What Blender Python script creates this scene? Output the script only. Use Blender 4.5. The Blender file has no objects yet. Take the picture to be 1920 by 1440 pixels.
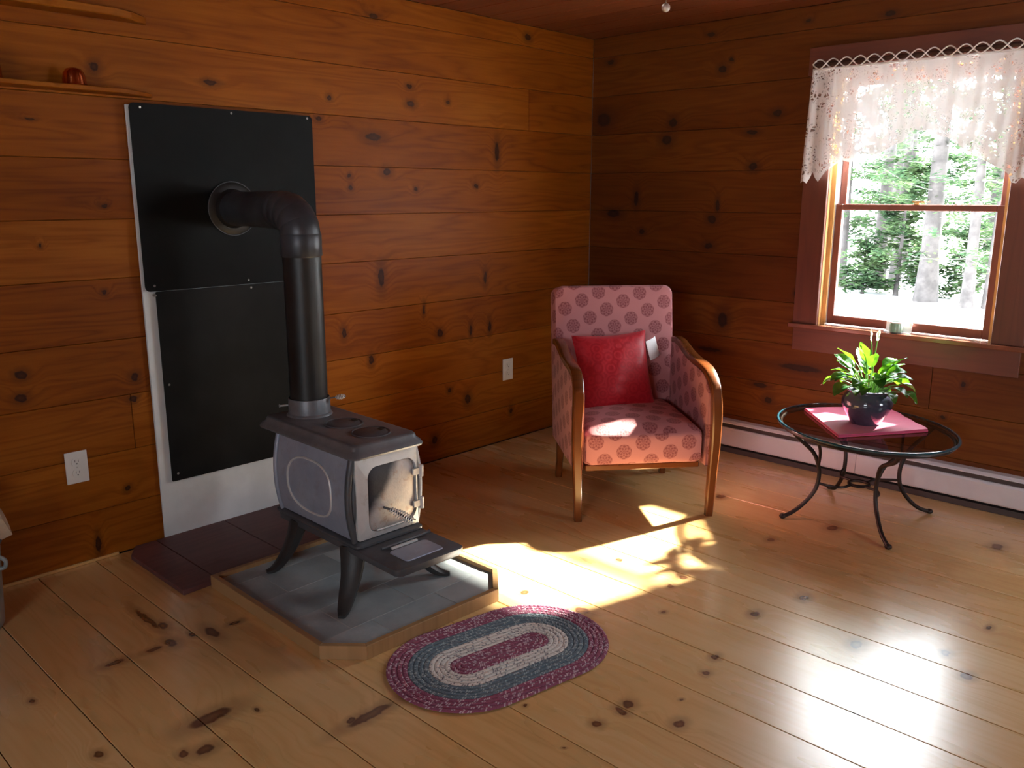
import bpy, bmesh, math, random
from mathutils import Vector, Matrix
random.seed(7)
R = math.radians
S = bpy.context.scene
COL = S.collection

# ------------------------------------------------------------------ camera, sky, sun, exposure
cam_d = bpy.data.cameras.new('camera')
cam_d.sensor_width = 36.0
cam_d.lens = 1590.36 / 1920 * 36.0
cam_d.clip_end = 300
cam = bpy.data.objects.new('camera', cam_d)
COL.objects.link(cam)
yaw, pit, rol = .759570, .220152, -.001858
fw = Vector((-math.sin(yaw) * math.cos(pit), math.cos(yaw) * math.cos(pit), -math.sin(pit)))
r0 = Vector((math.cos(yaw), math.sin(yaw), 0))
d0 = fw.cross(r0)
rt = math.cos(rol) * r0 + math.sin(rol) * d0
dn = -math.sin(rol) * r0 + math.cos(rol) * d0
M = Matrix.Identity(4)
for i in range(3):
    M[i][0], M[i][1], M[i][2] = rt[i], -dn[i], -fw[i]
M.translation = Vector((3.5371, -4.4655, 1.5))
cam.matrix_world = M
S.camera = cam

world = bpy.data.worlds.new('sky')
S.world = world
world.use_nodes = True
bg = world.node_tree.nodes['Background']
bg.inputs[0].default_value = (.86, .93, 1.0, 1)
bg.inputs[1].default_value = 8.0

sun_d = bpy.data.lights.new('sun', 'SUN')
sun_d.energy = 38.0
sun_d.angle = R(2.2)
sun_d.color = (1.0, .93, .80)
sun = bpy.data.objects.new('sun', sun_d)
COL.objects.link(sun)
sun.rotation_euler = Vector((-.29, -1.0, -.745)).to_track_quat('-Z', 'Y').to_euler()
sun.location = (3, 8, 8)

S.view_settings.view_transform = 'Standard'
S.view_settings.look = 'None'
S.view_settings.gamma = 1.0
S.view_settings.use_curve_mapping = False
S.view_settings.exposure = 1.12
S.cycles.use_denoising = True
S.cycles.max_bounces = 10
S.cycles.diffuse_bounces = 6
S.cycles.glossy_bounces = 4
S.cycles.transparent_max_bounces = 16
S.cycles.sample_clamp_indirect = 8.0
S.cycles.caustics_reflective = False
S.cycles.caustics_refractive = False


def portal(name, loc, rot, sx, sy):
    d = bpy.data.lights.new(name, 'AREA')
    d.shape = 'RECTANGLE'
    d.size, d.size_y = sx, sy
    d.cycles.is_portal = True
    o = bpy.data.objects.new(name, d)
    o.location = loc
    o.rotation_euler = rot
    COL.objects.link(o)


portal('window_light', (2.02, .22, 1.46), (R(-90), 0, 0), .92, 1.32)
portal('window_light', (5.42, -.78, 1.4), (0, R(90), 0), 1.1, .9)
portal('window_light', (3.85, -7.22, 1.45), (R(90), 0, 0), 1.6, 1.3)


# ------------------------------------------------------------------ node helpers
class NT:
    def __init__(s, name):
        s.m = bpy.data.materials.new(name)
        s.m.use_nodes = True
        s.t = s.m.node_tree
        s.t.nodes.clear()
        s.out = s.t.nodes.new('ShaderNodeOutputMaterial')

    def n(s, typ, ins=None, **kw):
        nd = s.t.nodes.new('ShaderNode' + typ)
        for k, v in kw.items():
            setattr(nd, k, v)
        for k, v in (ins or {}).items():
            s.set(nd.inputs[k], v)
        return nd

    def set(s, sock, v):
        if isinstance(v, bpy.types.NodeSocket):
            s.t.links.new(v, sock)
        elif isinstance(v, (tuple, list)):
            if sock.type == 'RGBA' and len(v) == 3:
                v = (*v, 1)
            sock.default_value = v
        else:
            sock.default_value = v

    def math(s, op, a, b=None, c=None, clamp=False):
        nd = s.t.nodes.new('ShaderNodeMath')
        nd.operation = op
        nd.use_clamp = clamp
        for i, v in enumerate((a, b, c)):
            if v is not None:
                s.set(nd.inputs[i], v)
        return nd.outputs[0]

    def vmath(s, op, a, b=None, c=None):
        nd = s.t.nodes.new('ShaderNodeVectorMath')
        nd.operation = op
        for i, v in enumerate((a, b, c)):
            if v is not None:
                s.set(nd.inputs[i], v)
        return nd.outputs['Value'] if op in ('LENGTH', 'DOT_PRODUCT', 'DISTANCE') else nd.outputs[0]

    def mix(s, f, a, b, blend='MIX'):
        nd = s.t.nodes.new('ShaderNodeMix')
        nd.data_type = 'RGBA'
        nd.blend_type = blend
        s.set(nd.inputs[0], f)
        s.set(nd.inputs[6], a)
        s.set(nd.inputs[7], b)
        return nd.outputs[2]

    def rng(s, v, a, b, c=0., d=1., smooth=True):
        nd = s.t.nodes.new('ShaderNodeMapRange')
        if smooth:
            nd.interpolation_type = 'SMOOTHSTEP'
        for i, x in enumerate((v, a, b, c, d)):
            s.set(nd.inputs[i], x)
        return nd.outputs[0]

    def noise(s, vec, scale, detail=4., rough=.55, dist=0.):
        return s.n('TexNoise', {'Vector': vec, 'Scale': scale, 'Detail': detail, 'Roughness': rough,
                                'Distortion': dist}).outputs[0]

    def obj(s):
        return s.n('TexCoord').outputs['Object']

    def surf(s, sh):
        s.t.links.new(sh, s.out.inputs[0])
        return s.m

    def bump(s, h, strength=.3, dist=.01):
        return s.n('Bump', {'Height': h, 'Strength': strength, 'Distance': dist}).outputs[0]

    def pbr(s, col, rough=.5, metal=0., normal=None, **kw):
        ins = {'Base Color': col, 'Roughness': rough, 'Metallic': metal}
        if normal is not None:
            ins['Normal'] = normal
        ins.update(kw)
        return s.n('BsdfPrincipled', ins).outputs[0]


def simple(name, col, rough=.5, metal=0., var=.12, scale=9., bump=0., **kw):
    t = NT(name)
    p = t.obj()
    f = t.noise(p, scale, 5)
    c = t.mix(t.rng(f, .3, .7), tuple(x * (1 - var) for x in col), tuple(min(1, x * (1 + var)) for x in col))
    nrm = t.bump(t.noise(p, scale * 12, 3), bump, .004) if bump else None
    return t.surf(t.pbr(c, rough, metal, nrm, **kw))


def planks(name, axis, up, knots, light, mid, dark, knotc, rough=.35, coat=.3, bump=.15, spec=.5):
    """varnished pine: grain runs along `axis`, boards stack along `up`, knots = (a, u, ra, ru) in mm"""
    t = NT(name)
    p = t.obj()
    sep = t.n('SeparateXYZ', {0: p})
    a, u = sep.outputs[axis], sep.outputs[up]
    rnd = t.n('ObjectInfo').outputs['Random']
    off = t.math('MULTIPLY', rnd, 37.0)
    # slight waver so knots are not perfect ellipses
    w1 = t.math('MULTIPLY', t.math('SUBTRACT', t.noise(p, 28., 2), .5), .022)
    ka = t.n('CombineXYZ', {0: t.math('ADD', a, w1), 1: t.math('SUBTRACT', u, w1), 2: 0.}).outputs[0]
    dmin = None
    for (x, y, rx, ry) in knots:
        sx, sy = 1000. / rx, 1000. / ry
        L = t.vmath('LENGTH', t.vmath('MULTIPLY_ADD', ka, (sx, sy, 0), (-x / 1000 * sx, -y / 1000 * sy, 0)))
        dmin = L if dmin is None else t.math('MINIMUM', dmin, L)
    if dmin is None:
        dmin = 9.
    # grain flowing round the knots
    warp = t.rng(dmin, 0., 5., .05, 0.)
    gv = t.n('CombineXYZ', {0: t.math('ADD', t.math('MULTIPLY', a, .55), off),
                            1: t.math('MULTIPLY', t.math('ADD', u, warp), 6.5), 2: off}).outputs[0]
    n1 = t.noise(gv, 1.0, 3., .5, .3)
    ring = t.math('ABSOLUTE', t.math('SINE', t.math('MULTIPLY', n1, 34.)))
    fv = t.n('CombineXYZ', {0: t.math('MULTIPLY', a, 4.), 1: t.math('MULTIPLY', u, 130.), 2: off}).outputs[0]
    fine = t.noise(fv, 1., 4., .6)
    bl = t.noise(t.n('CombineXYZ', {0: t.math('MULTIPLY', a, 1.3), 1: t.math('MULTIPLY', u, 5.), 2: off}).outputs[0],
                 1., 3.)
    tone = t.math('ADD', t.math('MULTIPLY', ring, .22),
                  t.math('ADD', t.math('MULTIPLY', fine, .30),
                         t.math('ADD', t.math('MULTIPLY', bl, .55), t.math('ADD', .10, t.math('MULTIPLY', rnd, .26)))))
    c = t.mix(t.rng(tone, .35, .80), dark, mid)
    c = t.mix(t.rng(tone, .72, 1.15), c, light)
    c = t.mix(t.rng(dmin, 1., 2.6, .55, 0.), c, tuple(k * .55 + m * .35 for k, m in zip(knotc, mid)))
    core = t.math('MULTIPLY', t.rng(dmin, .65, 1.05, 1., 0.), t.rng(dmin, 0., .9, .75, 1.))
    c = t.mix(core, c, knotc)
    h = t.math('ADD', t.math('MULTIPLY', fine, .5), t.math('MULTIPLY', ring, .25))
    nr = t.bump(h, bump, .002)
    ro = t.math('ADD', rough, t.math('MULTIPLY', t.math('SUBTRACT', bl, .5), .12))
    return t.surf(t.pbr(c, ro, 0., nr, **{'Coat Weight': coat, 'Coat Roughness': rough * .85,
                                          'Specular IOR Level': spec}))


# ------------------------------------------------------------------ knots read off the photograph (mm)
KF = [(2295, -1537, 19, 26), (2220, -1784, 17, 25), (2299, -2254, 12, 16), (2270, -2148, 13, 20), (2576, -1742, 20, 32), (2818, -1592, 14, 22), (2874, -1305, 10, 19), (2910, -1695, 18, 25), (2735, -2135, 15, 22), (2220, -2567, 17, 21), (2210, -2708, 16, 18), (2224, -2608, 22, 13), (2383, -2543, 18, 23), (2323, -2435, 7, 8), (1971, -2005, 9, 12), (1871, -1806, 13, 18), (1867, -1705, 18, 21), (1577, -1744, 16, 18), (1748, -2202, 35, 27), (1495, -2242, 18, 19), (1494, -767, 25, 33), (2079, -784, 25, 37), (1939, -1107, 15, 24), (2691, -491, 25, 39), (2212, -2858, 6, 6), (1372, -3467, 30, 75), (1499, -3548, 20, 30), (1474, -3598, 16, 14), (739, -3321, 29, 17), (874, -3355, 34, 20), (875, -3279, 19, 11), (876, -3415, 14, 32), (867, -3540, 16, 36), (1434, -3352, 13, 9), (1700, -3135, 20, 90), (1680, -3190, 12, 16), (909, -3222, 49, 20), (906, -3135, 12, 26), (1310, -3761, 19, 13), (906, -3801, 14, 8), (653, -3340, 110, 13), (1998, -2784, 7, 7)]
KL = [(-1750, 1777, 56, 20), (-869, 1736, 18, 60), (-1905, 1586, 13, 13), (-1901, 1530, 13, 12), (-1673, 1611, 27, 21), (-1728, 1077, 22, 55), (-2004, 1945, 15, 12), (-2066, 1845, 18, 12), (-1508, 2039, 20, 13), (-1504, 1953, 28, 16), (-1244, 1980, 15, 11), (-1481, 1524, 14, 11), (-1037, 1544, 17, 12), (-612, 2386, 27, 20), (-1812, 652, 17, 28), (-1120, 321, 25, 29), (-1263, 397, 16, 15), (-750, 181, 14, 20), (-1975, 812, 16, 27), (-1329, 737, 24, 24), (-1089, 725, 12, 34), (-935, 733, 14, 36), (-1443, 883, 9, 32), (-2600, 1959, 34, 11), (-3074, 1975, 19, 18), (-3326, 1769, 18, 5), (-3090, 1454, 16, 8), (-3340, 1308, 7, 8), (-3124, 1114, 12, 10), (-3460, 822, 22, 18), (-3470, 733, 24, 18), (-3035, 750, 19, 20), (-3050, 658, 20, 14), (-3109, 279, 15, 14), (-3251, 68, 11, 41), (-969, 1026, 14, 40), (-1383, 125, 24, 25), (-1726, 2346, 32, 13)]
KB = [(140, 2300, 29, 15), (838, 2382, 27, 12), (1413, 2380, 17, 10), (1827, 2360, 31, 12), (978, 2232, 13, 11), (924, 2187, 27, 20), (94, 1960, 59, 45), (611, 1916, 30, 30), (571, 1820, 38, 31), (1274, 1931, 31, 19), (1129, 1838, 35, 14), (1148, 1654, 29, 23), (364, 1476, 20, 52), (189, 1381, 55, 26), (413, 1274, 24, 16), (906, 1359, 31, 24), (891, 1205, 32, 18), (937, 1439, 12, 36), (1012, 776, 34, 50), (1333, 344, 26, 19), (1510, 557, 139, 20), (1278, 424, 49, 14), (1453, 969, 12, 17), (2349, 591, 12, 16), (2273, 412, 10, 8), (935, 591, 90, 13)]

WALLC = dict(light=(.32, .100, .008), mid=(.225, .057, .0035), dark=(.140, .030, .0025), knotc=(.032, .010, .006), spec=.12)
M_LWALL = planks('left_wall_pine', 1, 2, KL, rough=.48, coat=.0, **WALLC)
M_BWALL = planks('window_wall_pine_shaded', 0, 2, KB, rough=.5, coat=.0, light=(.205, .064, .008), mid=(.140, .036, .0045), dark=(.092, .022, .003), knotc=(.028, .011, .009), spec=.25)  # same pine as the left wall, its unlit shade put into the colour
M_OWALL = planks('far_wall_pine', 1, 2, [], rough=.42, coat=.15, **WALLC)
M_CEIL = planks('ceiling_pine', 0, 1, [], rough=.5, coat=.1, light=(.24, .07, .02), mid=(.17, .042, .012), dark=(.11, .025, .008), knotc=(.03, .01, .008))
M_FLOOR = planks('floor_pine', 0, 1, KF, light=(.80, .565, .275), mid=(.73, .47, .195), dark=(.60, .35, .125),
                 knotc=(.125, .040, .016), rough=.28, coat=1.0, bump=.05, spec=.8)
M_TRIM = planks('red_stained_trim', 0, 2, [], light=(.21, .066, .034), mid=(.165, .047, .024), dark=(.12, .035, .022),
                knotc=(.05, .02, .01), rough=.45, coat=.15)
M_TRIMV = planks('red_stained_trim_upright', 2, 0, [], light=(.21, .066, .034), mid=(.165, .047, .024),
                 dark=(.12, .035, .022), knotc=(.05, .02, .01), rough=.45, coat=.15)
M_STOOL = simple('stool_varnish', (.24, .085, .05), .22, **{'Coat Weight': .8, 'Coat Roughness': .12})
M_SASH = simple('sash_red_brown', (.23, .075, .050), .45)
M_JAMB = simple('natural_pine_jamb', (.62, .36, .13), .45)
M_VINYL = simple('white_vinyl', (.75, .72, .72), .4, var=.03)
M_CHAIRW = planks('chair_wood', 2, 0, [], light=(.19, .056, .013), mid=(.135, .036, .008), dark=(.08, .020, .006),
                  knotc=(.05, .02, .01), rough=.25, coat=.45, bump=.04)
M_OAK = planks('hearth_edge_wood', 0, 1, [], light=(.44, .26, .12), mid=(.35, .20, .085), dark=(.26, .14, .06),
               knotc=(.1, .04, .02), rough=.5, coat=.0)
M_MAHOG = planks('red_brown_slab', 1, 0, [], light=(.16, .066, .062), mid=(.115, .046, .046), dark=(.075, .032, .032),
                 knotc=(.02, .01, .01), rough=.55, coat=.0)
M_DARK = simple('dark_gap', (.035, .016, .007), .9)
M_WHITE = simple('white_enamel', (.70, .72, .80), .4, var=.04)
M_FIN = simple('heater_dark_slot', (.07, .055, .055), .6)  # shade inside the heater slot and floor gap, put into the colour
M_PLASTIC = simple('white_plastic', (.68, .66, .62), .35, var=.02)
M_SLOT = simple('slot_grey', (.16, .15, .14), .6)
M_BACKER = simple('white_backer_board', (.74, .79, .80), .75, var=.08, scale=5, bump=.15)
M_SHIELD = simple('black_shield', (.0040, .0040, .0042), .5, var=.35, scale=3., **{'Specular IOR Level': .10})
M_SHIELD2 = simple('dusty_black_shield', (.0090, .0092, .0098), .55, var=.4, scale=3., **{'Specular IOR Level': .14})
M_SCREW = simple('bright_screw', (.55, .53, .5), .3, .8)
M_STEEL = simple('bright_spring_steel', (.78, .78, .78), .25, .35)
M_PIPE = simple('black_stovepipe', (.017, .016, .016), .45, .2, var=.35, scale=6.)
M_PIPEG = simple('grey_stovepipe_elbow', (.048, .052, .062), .42, .25, var=.4, scale=7.)
M_COPPER = simple('copper', (.62, .17, .06), .08, 1.0)
M_IRONB = simple('wrought_iron', (.035, .022, .020), .42, .5, var=.3)
M_BLUEPOT = None


def stove_mat(name, c1, c2, rust, amt, rough=.5):
    t = NT(name)
    p = t.obj()
    n = t.noise(p, 6., 6., .6)
    c = t.mix(t.rng(n, .3, .7), c1, c2)
    r = t.noise(p, 21., 6., .7, .6)
    c = t.mix(t.math('MULTIPLY', t.rng(r, .52, .68), amt), c, rust)
    nr = t.bump(t.noise(p, 160., 3.), .25, .002)
    return t.surf(t.pbr(c, rough, .25, nr))


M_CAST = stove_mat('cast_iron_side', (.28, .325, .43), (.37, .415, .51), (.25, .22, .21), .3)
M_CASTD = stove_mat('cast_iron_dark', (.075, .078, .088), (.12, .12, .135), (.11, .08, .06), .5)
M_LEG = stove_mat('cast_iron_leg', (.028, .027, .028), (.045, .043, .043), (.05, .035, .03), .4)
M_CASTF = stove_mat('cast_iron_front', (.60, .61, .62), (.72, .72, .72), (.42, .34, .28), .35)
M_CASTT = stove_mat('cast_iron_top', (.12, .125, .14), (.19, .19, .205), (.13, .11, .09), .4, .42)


def door_mat():
    t = NT('stove_door_patina')
    p = t.obj()
    sep = t.n('SeparateXYZ', {0: p})
    n = t.noise(p, 9., 6., .65)
    c = t.mix(t.rng(n, .3, .7), (.42, .41, .43), (.62, .57, .53))
    r = t.noise(p, 24., 6., .7, .8)
    c = t.mix(t.math('MULTIPLY', t.rng(r, .52, .66), .6), c, (.40, .25, .18))
    # darkens towards the upper corner away from the hinges
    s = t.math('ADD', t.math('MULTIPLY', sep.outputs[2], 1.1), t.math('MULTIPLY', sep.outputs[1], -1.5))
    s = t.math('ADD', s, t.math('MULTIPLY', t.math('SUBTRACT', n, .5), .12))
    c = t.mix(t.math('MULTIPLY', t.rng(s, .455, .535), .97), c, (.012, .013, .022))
    return t.surf(t.pbr(c, .5, .2, t.bump(t.noise(p, 120., 3.), .3, .002)))


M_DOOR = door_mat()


def slate_mat():
    t = NT('slate_tile')
    p = t.obj()
    rnd = t.n('ObjectInfo').outputs['Random']
    n = t.noise(t.vmath('ADD', p, t.n('CombineXYZ', {0: t.math('MULTIPLY', rnd, 9.), 1: 0., 2: 0.}).outputs[0]), 5., 6., .6)
    c = t.mix(t.rng(n, .3, .72), (.27, .32, .345), (.44, .495, .52))
    c = t.mix(t.math('MULTIPLY', rnd, .45), c, (.25, .255, .26))
    return t.surf(t.pbr(c, .5, 0., t.bump(t.noise(p, 40., 5.), .35, .004)))


M_SLATE = slate_mat()
M_GROUT = simple('grout', (.40, .42, .42), .85)


def fabric_mat():
    """pink upholstery with rows of woven round medallions; UV in metres"""
    t = NT('pink_medallion_upholstery')
    uv = t.n('TexCoord').outputs['UV']
    sep = t.n('SeparateXYZ', {0: uv})
    px = py = .099
    ca, sa = math.cos(R(25)) / px, math.sin(R(25)) / px
    u = t.math('ADD', t.math('MULTIPLY', sep.outputs[0], ca), t.math('MULTIPLY', sep.outputs[1], sa))
    v = t.math('SUBTRACT', t.math('MULTIPLY', sep.outputs[1], ca), t.math('MULTIPLY', sep.outputs[0], sa))
    fu = t.math('MULTIPLY', t.math('SUBTRACT', t.math('FRACT', u), .5), px)
    fv = t.math('MULTIPLY', t.math('SUBTRACT', t.math('FRACT', v), .5), py)
    d = t.math('SQRT', t.math('ADD', t.math('MULTIPLY', fu, fu), t.math('MULTIPLY', fv, fv)))
    ang = t.math('ARCTAN2', fv, fu)
    pet = t.math('MULTIPLY', t.math('SINE', t.math('MULTIPLY', ang, 7.)), t.math('SINE', t.math('MULTIPLY', d, 300.)))
    disc = t.rng(d, .0345, .0375, 1., 0.)
    det = t.rng(pet, -.1, .3, .5, 1.)
    weave = t.noise(t.vmath('MULTIPLY', uv, (900., 900., 1.)), 1., 2.)
    base = t.mix(weave, (.44, .165, .175), (.54, .215, .220))
    c = t.mix(t.math('MULTIPLY', disc, det), base, (.24, .055, .064))
    return t.surf(t.pbr(c, .72, 0., t.bump(weave, .15, .001), **{'Sheen Weight': .08}))


M_FAB = fabric_mat()


def damask():
    t = NT('red_damask')
    p = t.obj()
    v = t.n('TexVoronoi', {'Vector': p, 'Scale': 17., 'Randomness': .4}).outputs['Distance']
    r = t.math('SINE', t.math('MULTIPLY', v, 22.))
    f = t.rng(r, -.2, .3)
    c = t.mix(f, (.40, .010, .020), (.47, .016, .028))
    return t.surf(t.pbr(c, t.math('ADD', .38, t.math('MULTIPLY', f, .15)), 0., t.bump(t.noise(p, 30., 4.), .12, .01),
                        **{'Sheen Weight': .08, 'Specular IOR Level': .3}))


M_PILLOW = damask()
M_CLOTH = simple('red_table_cloth', (.58, .055, .15), .6, var=.08, bump=.1, **{'Sheen Weight': .15, 'Specular IOR Level': .5})


def rug_mat(name, base, fleck, amount):
    t = NT(name)
    uv = t.n('TexCoord').outputs['UV']
    sep = t.n('SeparateXYZ', {0: uv})
    u = t.math('MULTIPLY', sep.outputs[0], 135.)
    vv = t.math('MULTIPLY', t.math('ABSOLUTE', t.math('SUBTRACT', sep.outputs[1], .5)), 1.6)
    f = t.math('FRACT', t.math('ADD', u, vv))
    rnd = t.n('TexWhiteNoise', {'Vector': t.n('CombineXYZ', {0: t.math('FLOOR', t.math('ADD', u, vv)),
                                                             1: t.math('FLOOR', t.math('MULTIPLY', sep.outputs[1], 3.)),
                                                             2: t.n('ObjectInfo').outputs['Random']}).outputs[0]}).outputs[0]
    k = t.math('MULTIPLY', t.rng(rnd, 1 - amount, 1 - amount + .05), t.rng(t.math('ABSOLUTE', t.math('SUBTRACT', f, .5)), .25, .42, 1., 0.))
    c = t.mix(k, base, fleck)
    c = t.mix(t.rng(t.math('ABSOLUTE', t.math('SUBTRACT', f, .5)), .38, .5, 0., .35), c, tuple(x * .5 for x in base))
    return t.surf(t.pbr(c, .9))


M_RUGM = rug_mat('rug_maroon', (.27, .072, .130), (.56, .42, .48), .36)
M_RUGB = rug_mat('rug_blue', (.13, .175, .215), (.34, .41, .43), .34)
M_RUGW = rug_mat('rug_cream', (.72, .70, .66), (.24, .23, .25), .25)


def pane_mat(name, tint=(.97, .98, .97)):
    t = NT(name)
    fr = t.n('Fresnel', {'IOR': 1.45}).outputs[0]
    fr = t.math('MULTIPLY', fr, t.math('SUBTRACT', 1., t.n('NewGeometry').outputs['Backfacing']))
    tr = t.n('BsdfTransparent', {'Color': (*tint, 1)}).outputs[0]
    gl = t.n('BsdfGlossy', {'Color': (1, 1, 1, 1), 'Roughness': .01}).outputs[0]
    return t.surf(t.n('MixShader', {0: t.math('MULTIPLY', fr, .9), 1: tr, 2: gl}).outputs[0])


M_PANE = pane_mat('window_glass')
M_TABLEG = pane_mat('table_glass', (.64, .62, .60))
M_EDGEG = simple('green_glass_edge', (.018, .070, .095), .06, var=.05, **{'Coat Weight': 1.0, 'Coat Roughness': .02, 'Specular IOR Level': .9})


def pot_mat():
    t = NT('blue_glazed_pot')
    p = t.obj()
    n = t.noise(p, 14., 5.)
    c = t.mix(t.rng(n, .3, .7), (.040, .043, .075), (.075, .078, .115))
    return t.surf(t.pbr(c, .12, 0., None, **{'Coat Weight': .6, 'Coat Roughness': .04}))


M_POT = pot_mat()


def leaf_mat(name, c1, c2, trans):
    t = NT(name)
    p = t.obj()
    rnd = t.n('ObjectInfo').outputs['Random']
    c = t.mix(rnd, c1, c2)
    pr = t.pbr(c, .24, 0., t.bump(t.noise(p, 30., 3.), .15, .01))
    tl = t.n('BsdfTranslucent', {'Color': (*trans, 1)}).outputs[0]
    return t.surf(t.n('MixShader', {0: .26, 1: pr, 2: tl}).outputs[0])


M_LEAF = leaf_mat('glossy_leaf', (.012, .070, .022), (.035, .155, .020), (.13, .36, .012))
M_STEM = simple('green_stem', (.12, .25, .05), .5)
M_BLOOM = leaf_mat('pale_bloom', (.75, .78, .65), (.85, .85, .75), (.8, .8, .6))
M_SOIL = simple('potting_soil', (.03, .02, .015), .95)


def lace_mat():
    t = NT('white_lace')
    p = t.obj()
    sep = t.n('SeparateXYZ', {0: p})
    x, z = sep.outputs[0], sep.outputs[2]
    q = t.n('CombineXYZ', {0: x, 1: z, 2: 0.}).outputs[0]
    qd = t.vmath('ADD', q, t.vmath('MULTIPLY', t.n('TexNoise', {'Vector': q, 'Scale': 9., 'Detail': 2.}).outputs[1], (.05, .05, 0)))
    v1 = t.n('TexVoronoi', {'Vector': qd, 'Scale': 24.}, feature='DISTANCE_TO_EDGE').outputs['Distance']
    v2 = t.n('TexVoronoi', {'Vector': qd, 'Scale': 62.}, feature='DISTANCE_TO_EDGE').outputs['Distance']
    fl = t.rng(t.noise(q, 11., 3.), .42, .56)
    thread = t.rng(v1, .05, .14, 1., .0)
    net = t.rng(v2, .08, .20, 1., .25)
    body = t.math('MAXIMUM', t.math('MULTIPLY', thread, .995), t.math('MAXIMUM', t.math('MULTIPLY', net, .975), t.math('MULTIPLY', fl, .985)))
    sheer = .985
    top = t.rng(z, 1.93, 1.98)
    fac = t.mix(top, body, (sheer,) * 3)
    dif = t.n('BsdfDiffuse', {'Color': (.82, .80, .80, 1)}).outputs[0]
    tl = t.n('BsdfTranslucent', {'Color': (.80, .78, .77, 1)}).outputs[0]
    tr = t.n('BsdfTransparent').outputs[0]
    cl = t.n('MixShader', {0: .055, 1: dif, 2: tl}).outputs[0]
    return t.surf(t.n('MixShader', {0: fac, 1: tr, 2: cl}).outputs[0])


M_LACE = lace_mat()
M_THREAD = simple('white_thread', (.78, .76, .76), .7, var=.02)
M_ROD = simple('dark_curtain_rod', (.05, .018, .012), .4)
M_BRIGHT = simple('bright_white', (.92, .93, .94), .6, var=.02)
M_SNOW = simple('snow', (.86, .88, .92), .8, var=.03, scale=.6)
M_BARK = simple('grey_bark', (.062, .053, .052), .9, var=.35, scale=5.)
M_TWIG = simple('pale_twig', (.17, .155, .15), .9, var=.25, scale=5.)
M_LOG = simple('split_log_face', (.52, .40, .29), .75, var=.2, scale=14.)
M_LOGB = simple('log_bark', (.12, .075, .05), .9, var=.3, scale=14.)
M_GALV = simple('galvanised_metal', (.36, .42, .44), .4, .5, var=.2, scale=10.)
M_GREENG = simple('green_jar', (.42, .62, .52), .1, var=.05, **{'Transmission Weight': .5})
M_CRYSTAL = simple('frosted_crystal', (.75, .72, .66), .15, var=.03, **{'Transmission Weight': .4})


def needles():
    t = NT('pine_needles')
    p = t.n('NewGeometry').outputs['Position']
    n = t.noise(p, 2.5, 3.)
    c = t.mix(t.rng(n, .35, .65), (.055, .105, .055), (.11, .165, .075))
    pr = t.n('BsdfDiffuse', {'Color': c}).outputs[0]
    tl = t.n('BsdfTranslucent', {'Color': c}).outputs[0]
    return t.surf(t.n('MixShader', {0: .45, 1: pr, 2: tl}).outputs[0])


M_NEEDLE = needles()


# ------------------------------------------------------------------ mesh helpers
def finish(name, bm, mat, parent=None, smooth=False, bevel=0., uv=False, seg=1, loc=None):
    if bevel:
        bmesh.ops.bevel(bm, geom=list(bm.edges), offset=bevel, segments=seg, affect='EDGES', profile=.6,
                        clamp_overlap=True)
    bmesh.ops.recalc_face_normals(bm, faces=list(bm.faces))
    if uv:
        lay = bm.loops.layers.uv.verify()
        for f in bm.faces:
            n = f.normal
            k = max(range(3), key=lambda i: abs(n[i]))
            for l in f.loops:
                c = l.vert.co
                l[lay].uv = (c.y, c.z) if k == 0 else ((c.x, c.z) if k == 1 else (c.y, c.x))
    me = bpy.data.meshes.new(name)
    bm.to_mesh(me)
    bm.free()
    me.materials.append(mat)
    if smooth:
        me.polygons.foreach_set('use_smooth', [True] * len(me.polygons))
        me.set_sharp_from_angle(angle=R(42))
    o = bpy.data.objects.new(name, me)
    COL.objects.link(o)
    if parent:
        o.parent = parent
    if loc:
        o.location = loc
    return o


def new():
    return bmesh.new()


def box(bm, x0, x1, y0, y1, z0, z1):
    v = [bm.verts.new(c) for c in ((x0, y0, z0), (x1, y0, z0), (x1, y1, z0), (x0, y1, z0),
                                   (x0, y0, z1), (x1, y0, z1), (x1, y1, z1), (x0, y1, z1))]
    for f in ((0, 3, 2, 1), (4, 5, 6, 7), (0, 1, 5, 4), (1, 2, 6, 5), (2, 3, 7, 6), (3, 0, 4, 7)):
        bm.faces.new([v[i] for i in f])
    return v


def bx(name, dims, mat, parent=None, bevel=0., **kw):
    bm = new()
    box(bm, *dims)
    return finish(name, bm, mat, parent, bevel=bevel, **kw)


def loft(bm, rings, cap0=True, cap1=True, closed=False):
    vs = [[bm.verts.new(c) for c in r] for r in rings]
    n = len(vs[0])
    m = len(vs)
    for i in range(m if closed else m - 1):
        a, b = vs[i], vs[(i + 1) % m]
        for j in range(n):
            bm.faces.new((a[j], a[(j + 1) % n], b[(j + 1) % n], b[j]))
    if not closed:
        if cap0:
            bm.faces.new(list(reversed(vs[0])))
        if cap1:
            bm.faces.new(vs[-1])
    return vs


def lathe(bm, prof, n=32, c=(0, 0, 0), sx=1., sy=1., rot=0., cap=True):
    rings = []
    for r, z in prof:
        ring = []
        for k in range(n):
            a = 2 * math.pi * k / n
            x, y = r * math.cos(a) * sx, r * math.sin(a) * sy
            ring.append((c[0] + x * math.cos(rot) - y * math.sin(rot), c[1] + x * math.sin(rot) + y * math.cos(rot), c[2] + z))
        rings.append(ring)
    return loft(bm, rings, cap, cap)


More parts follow.
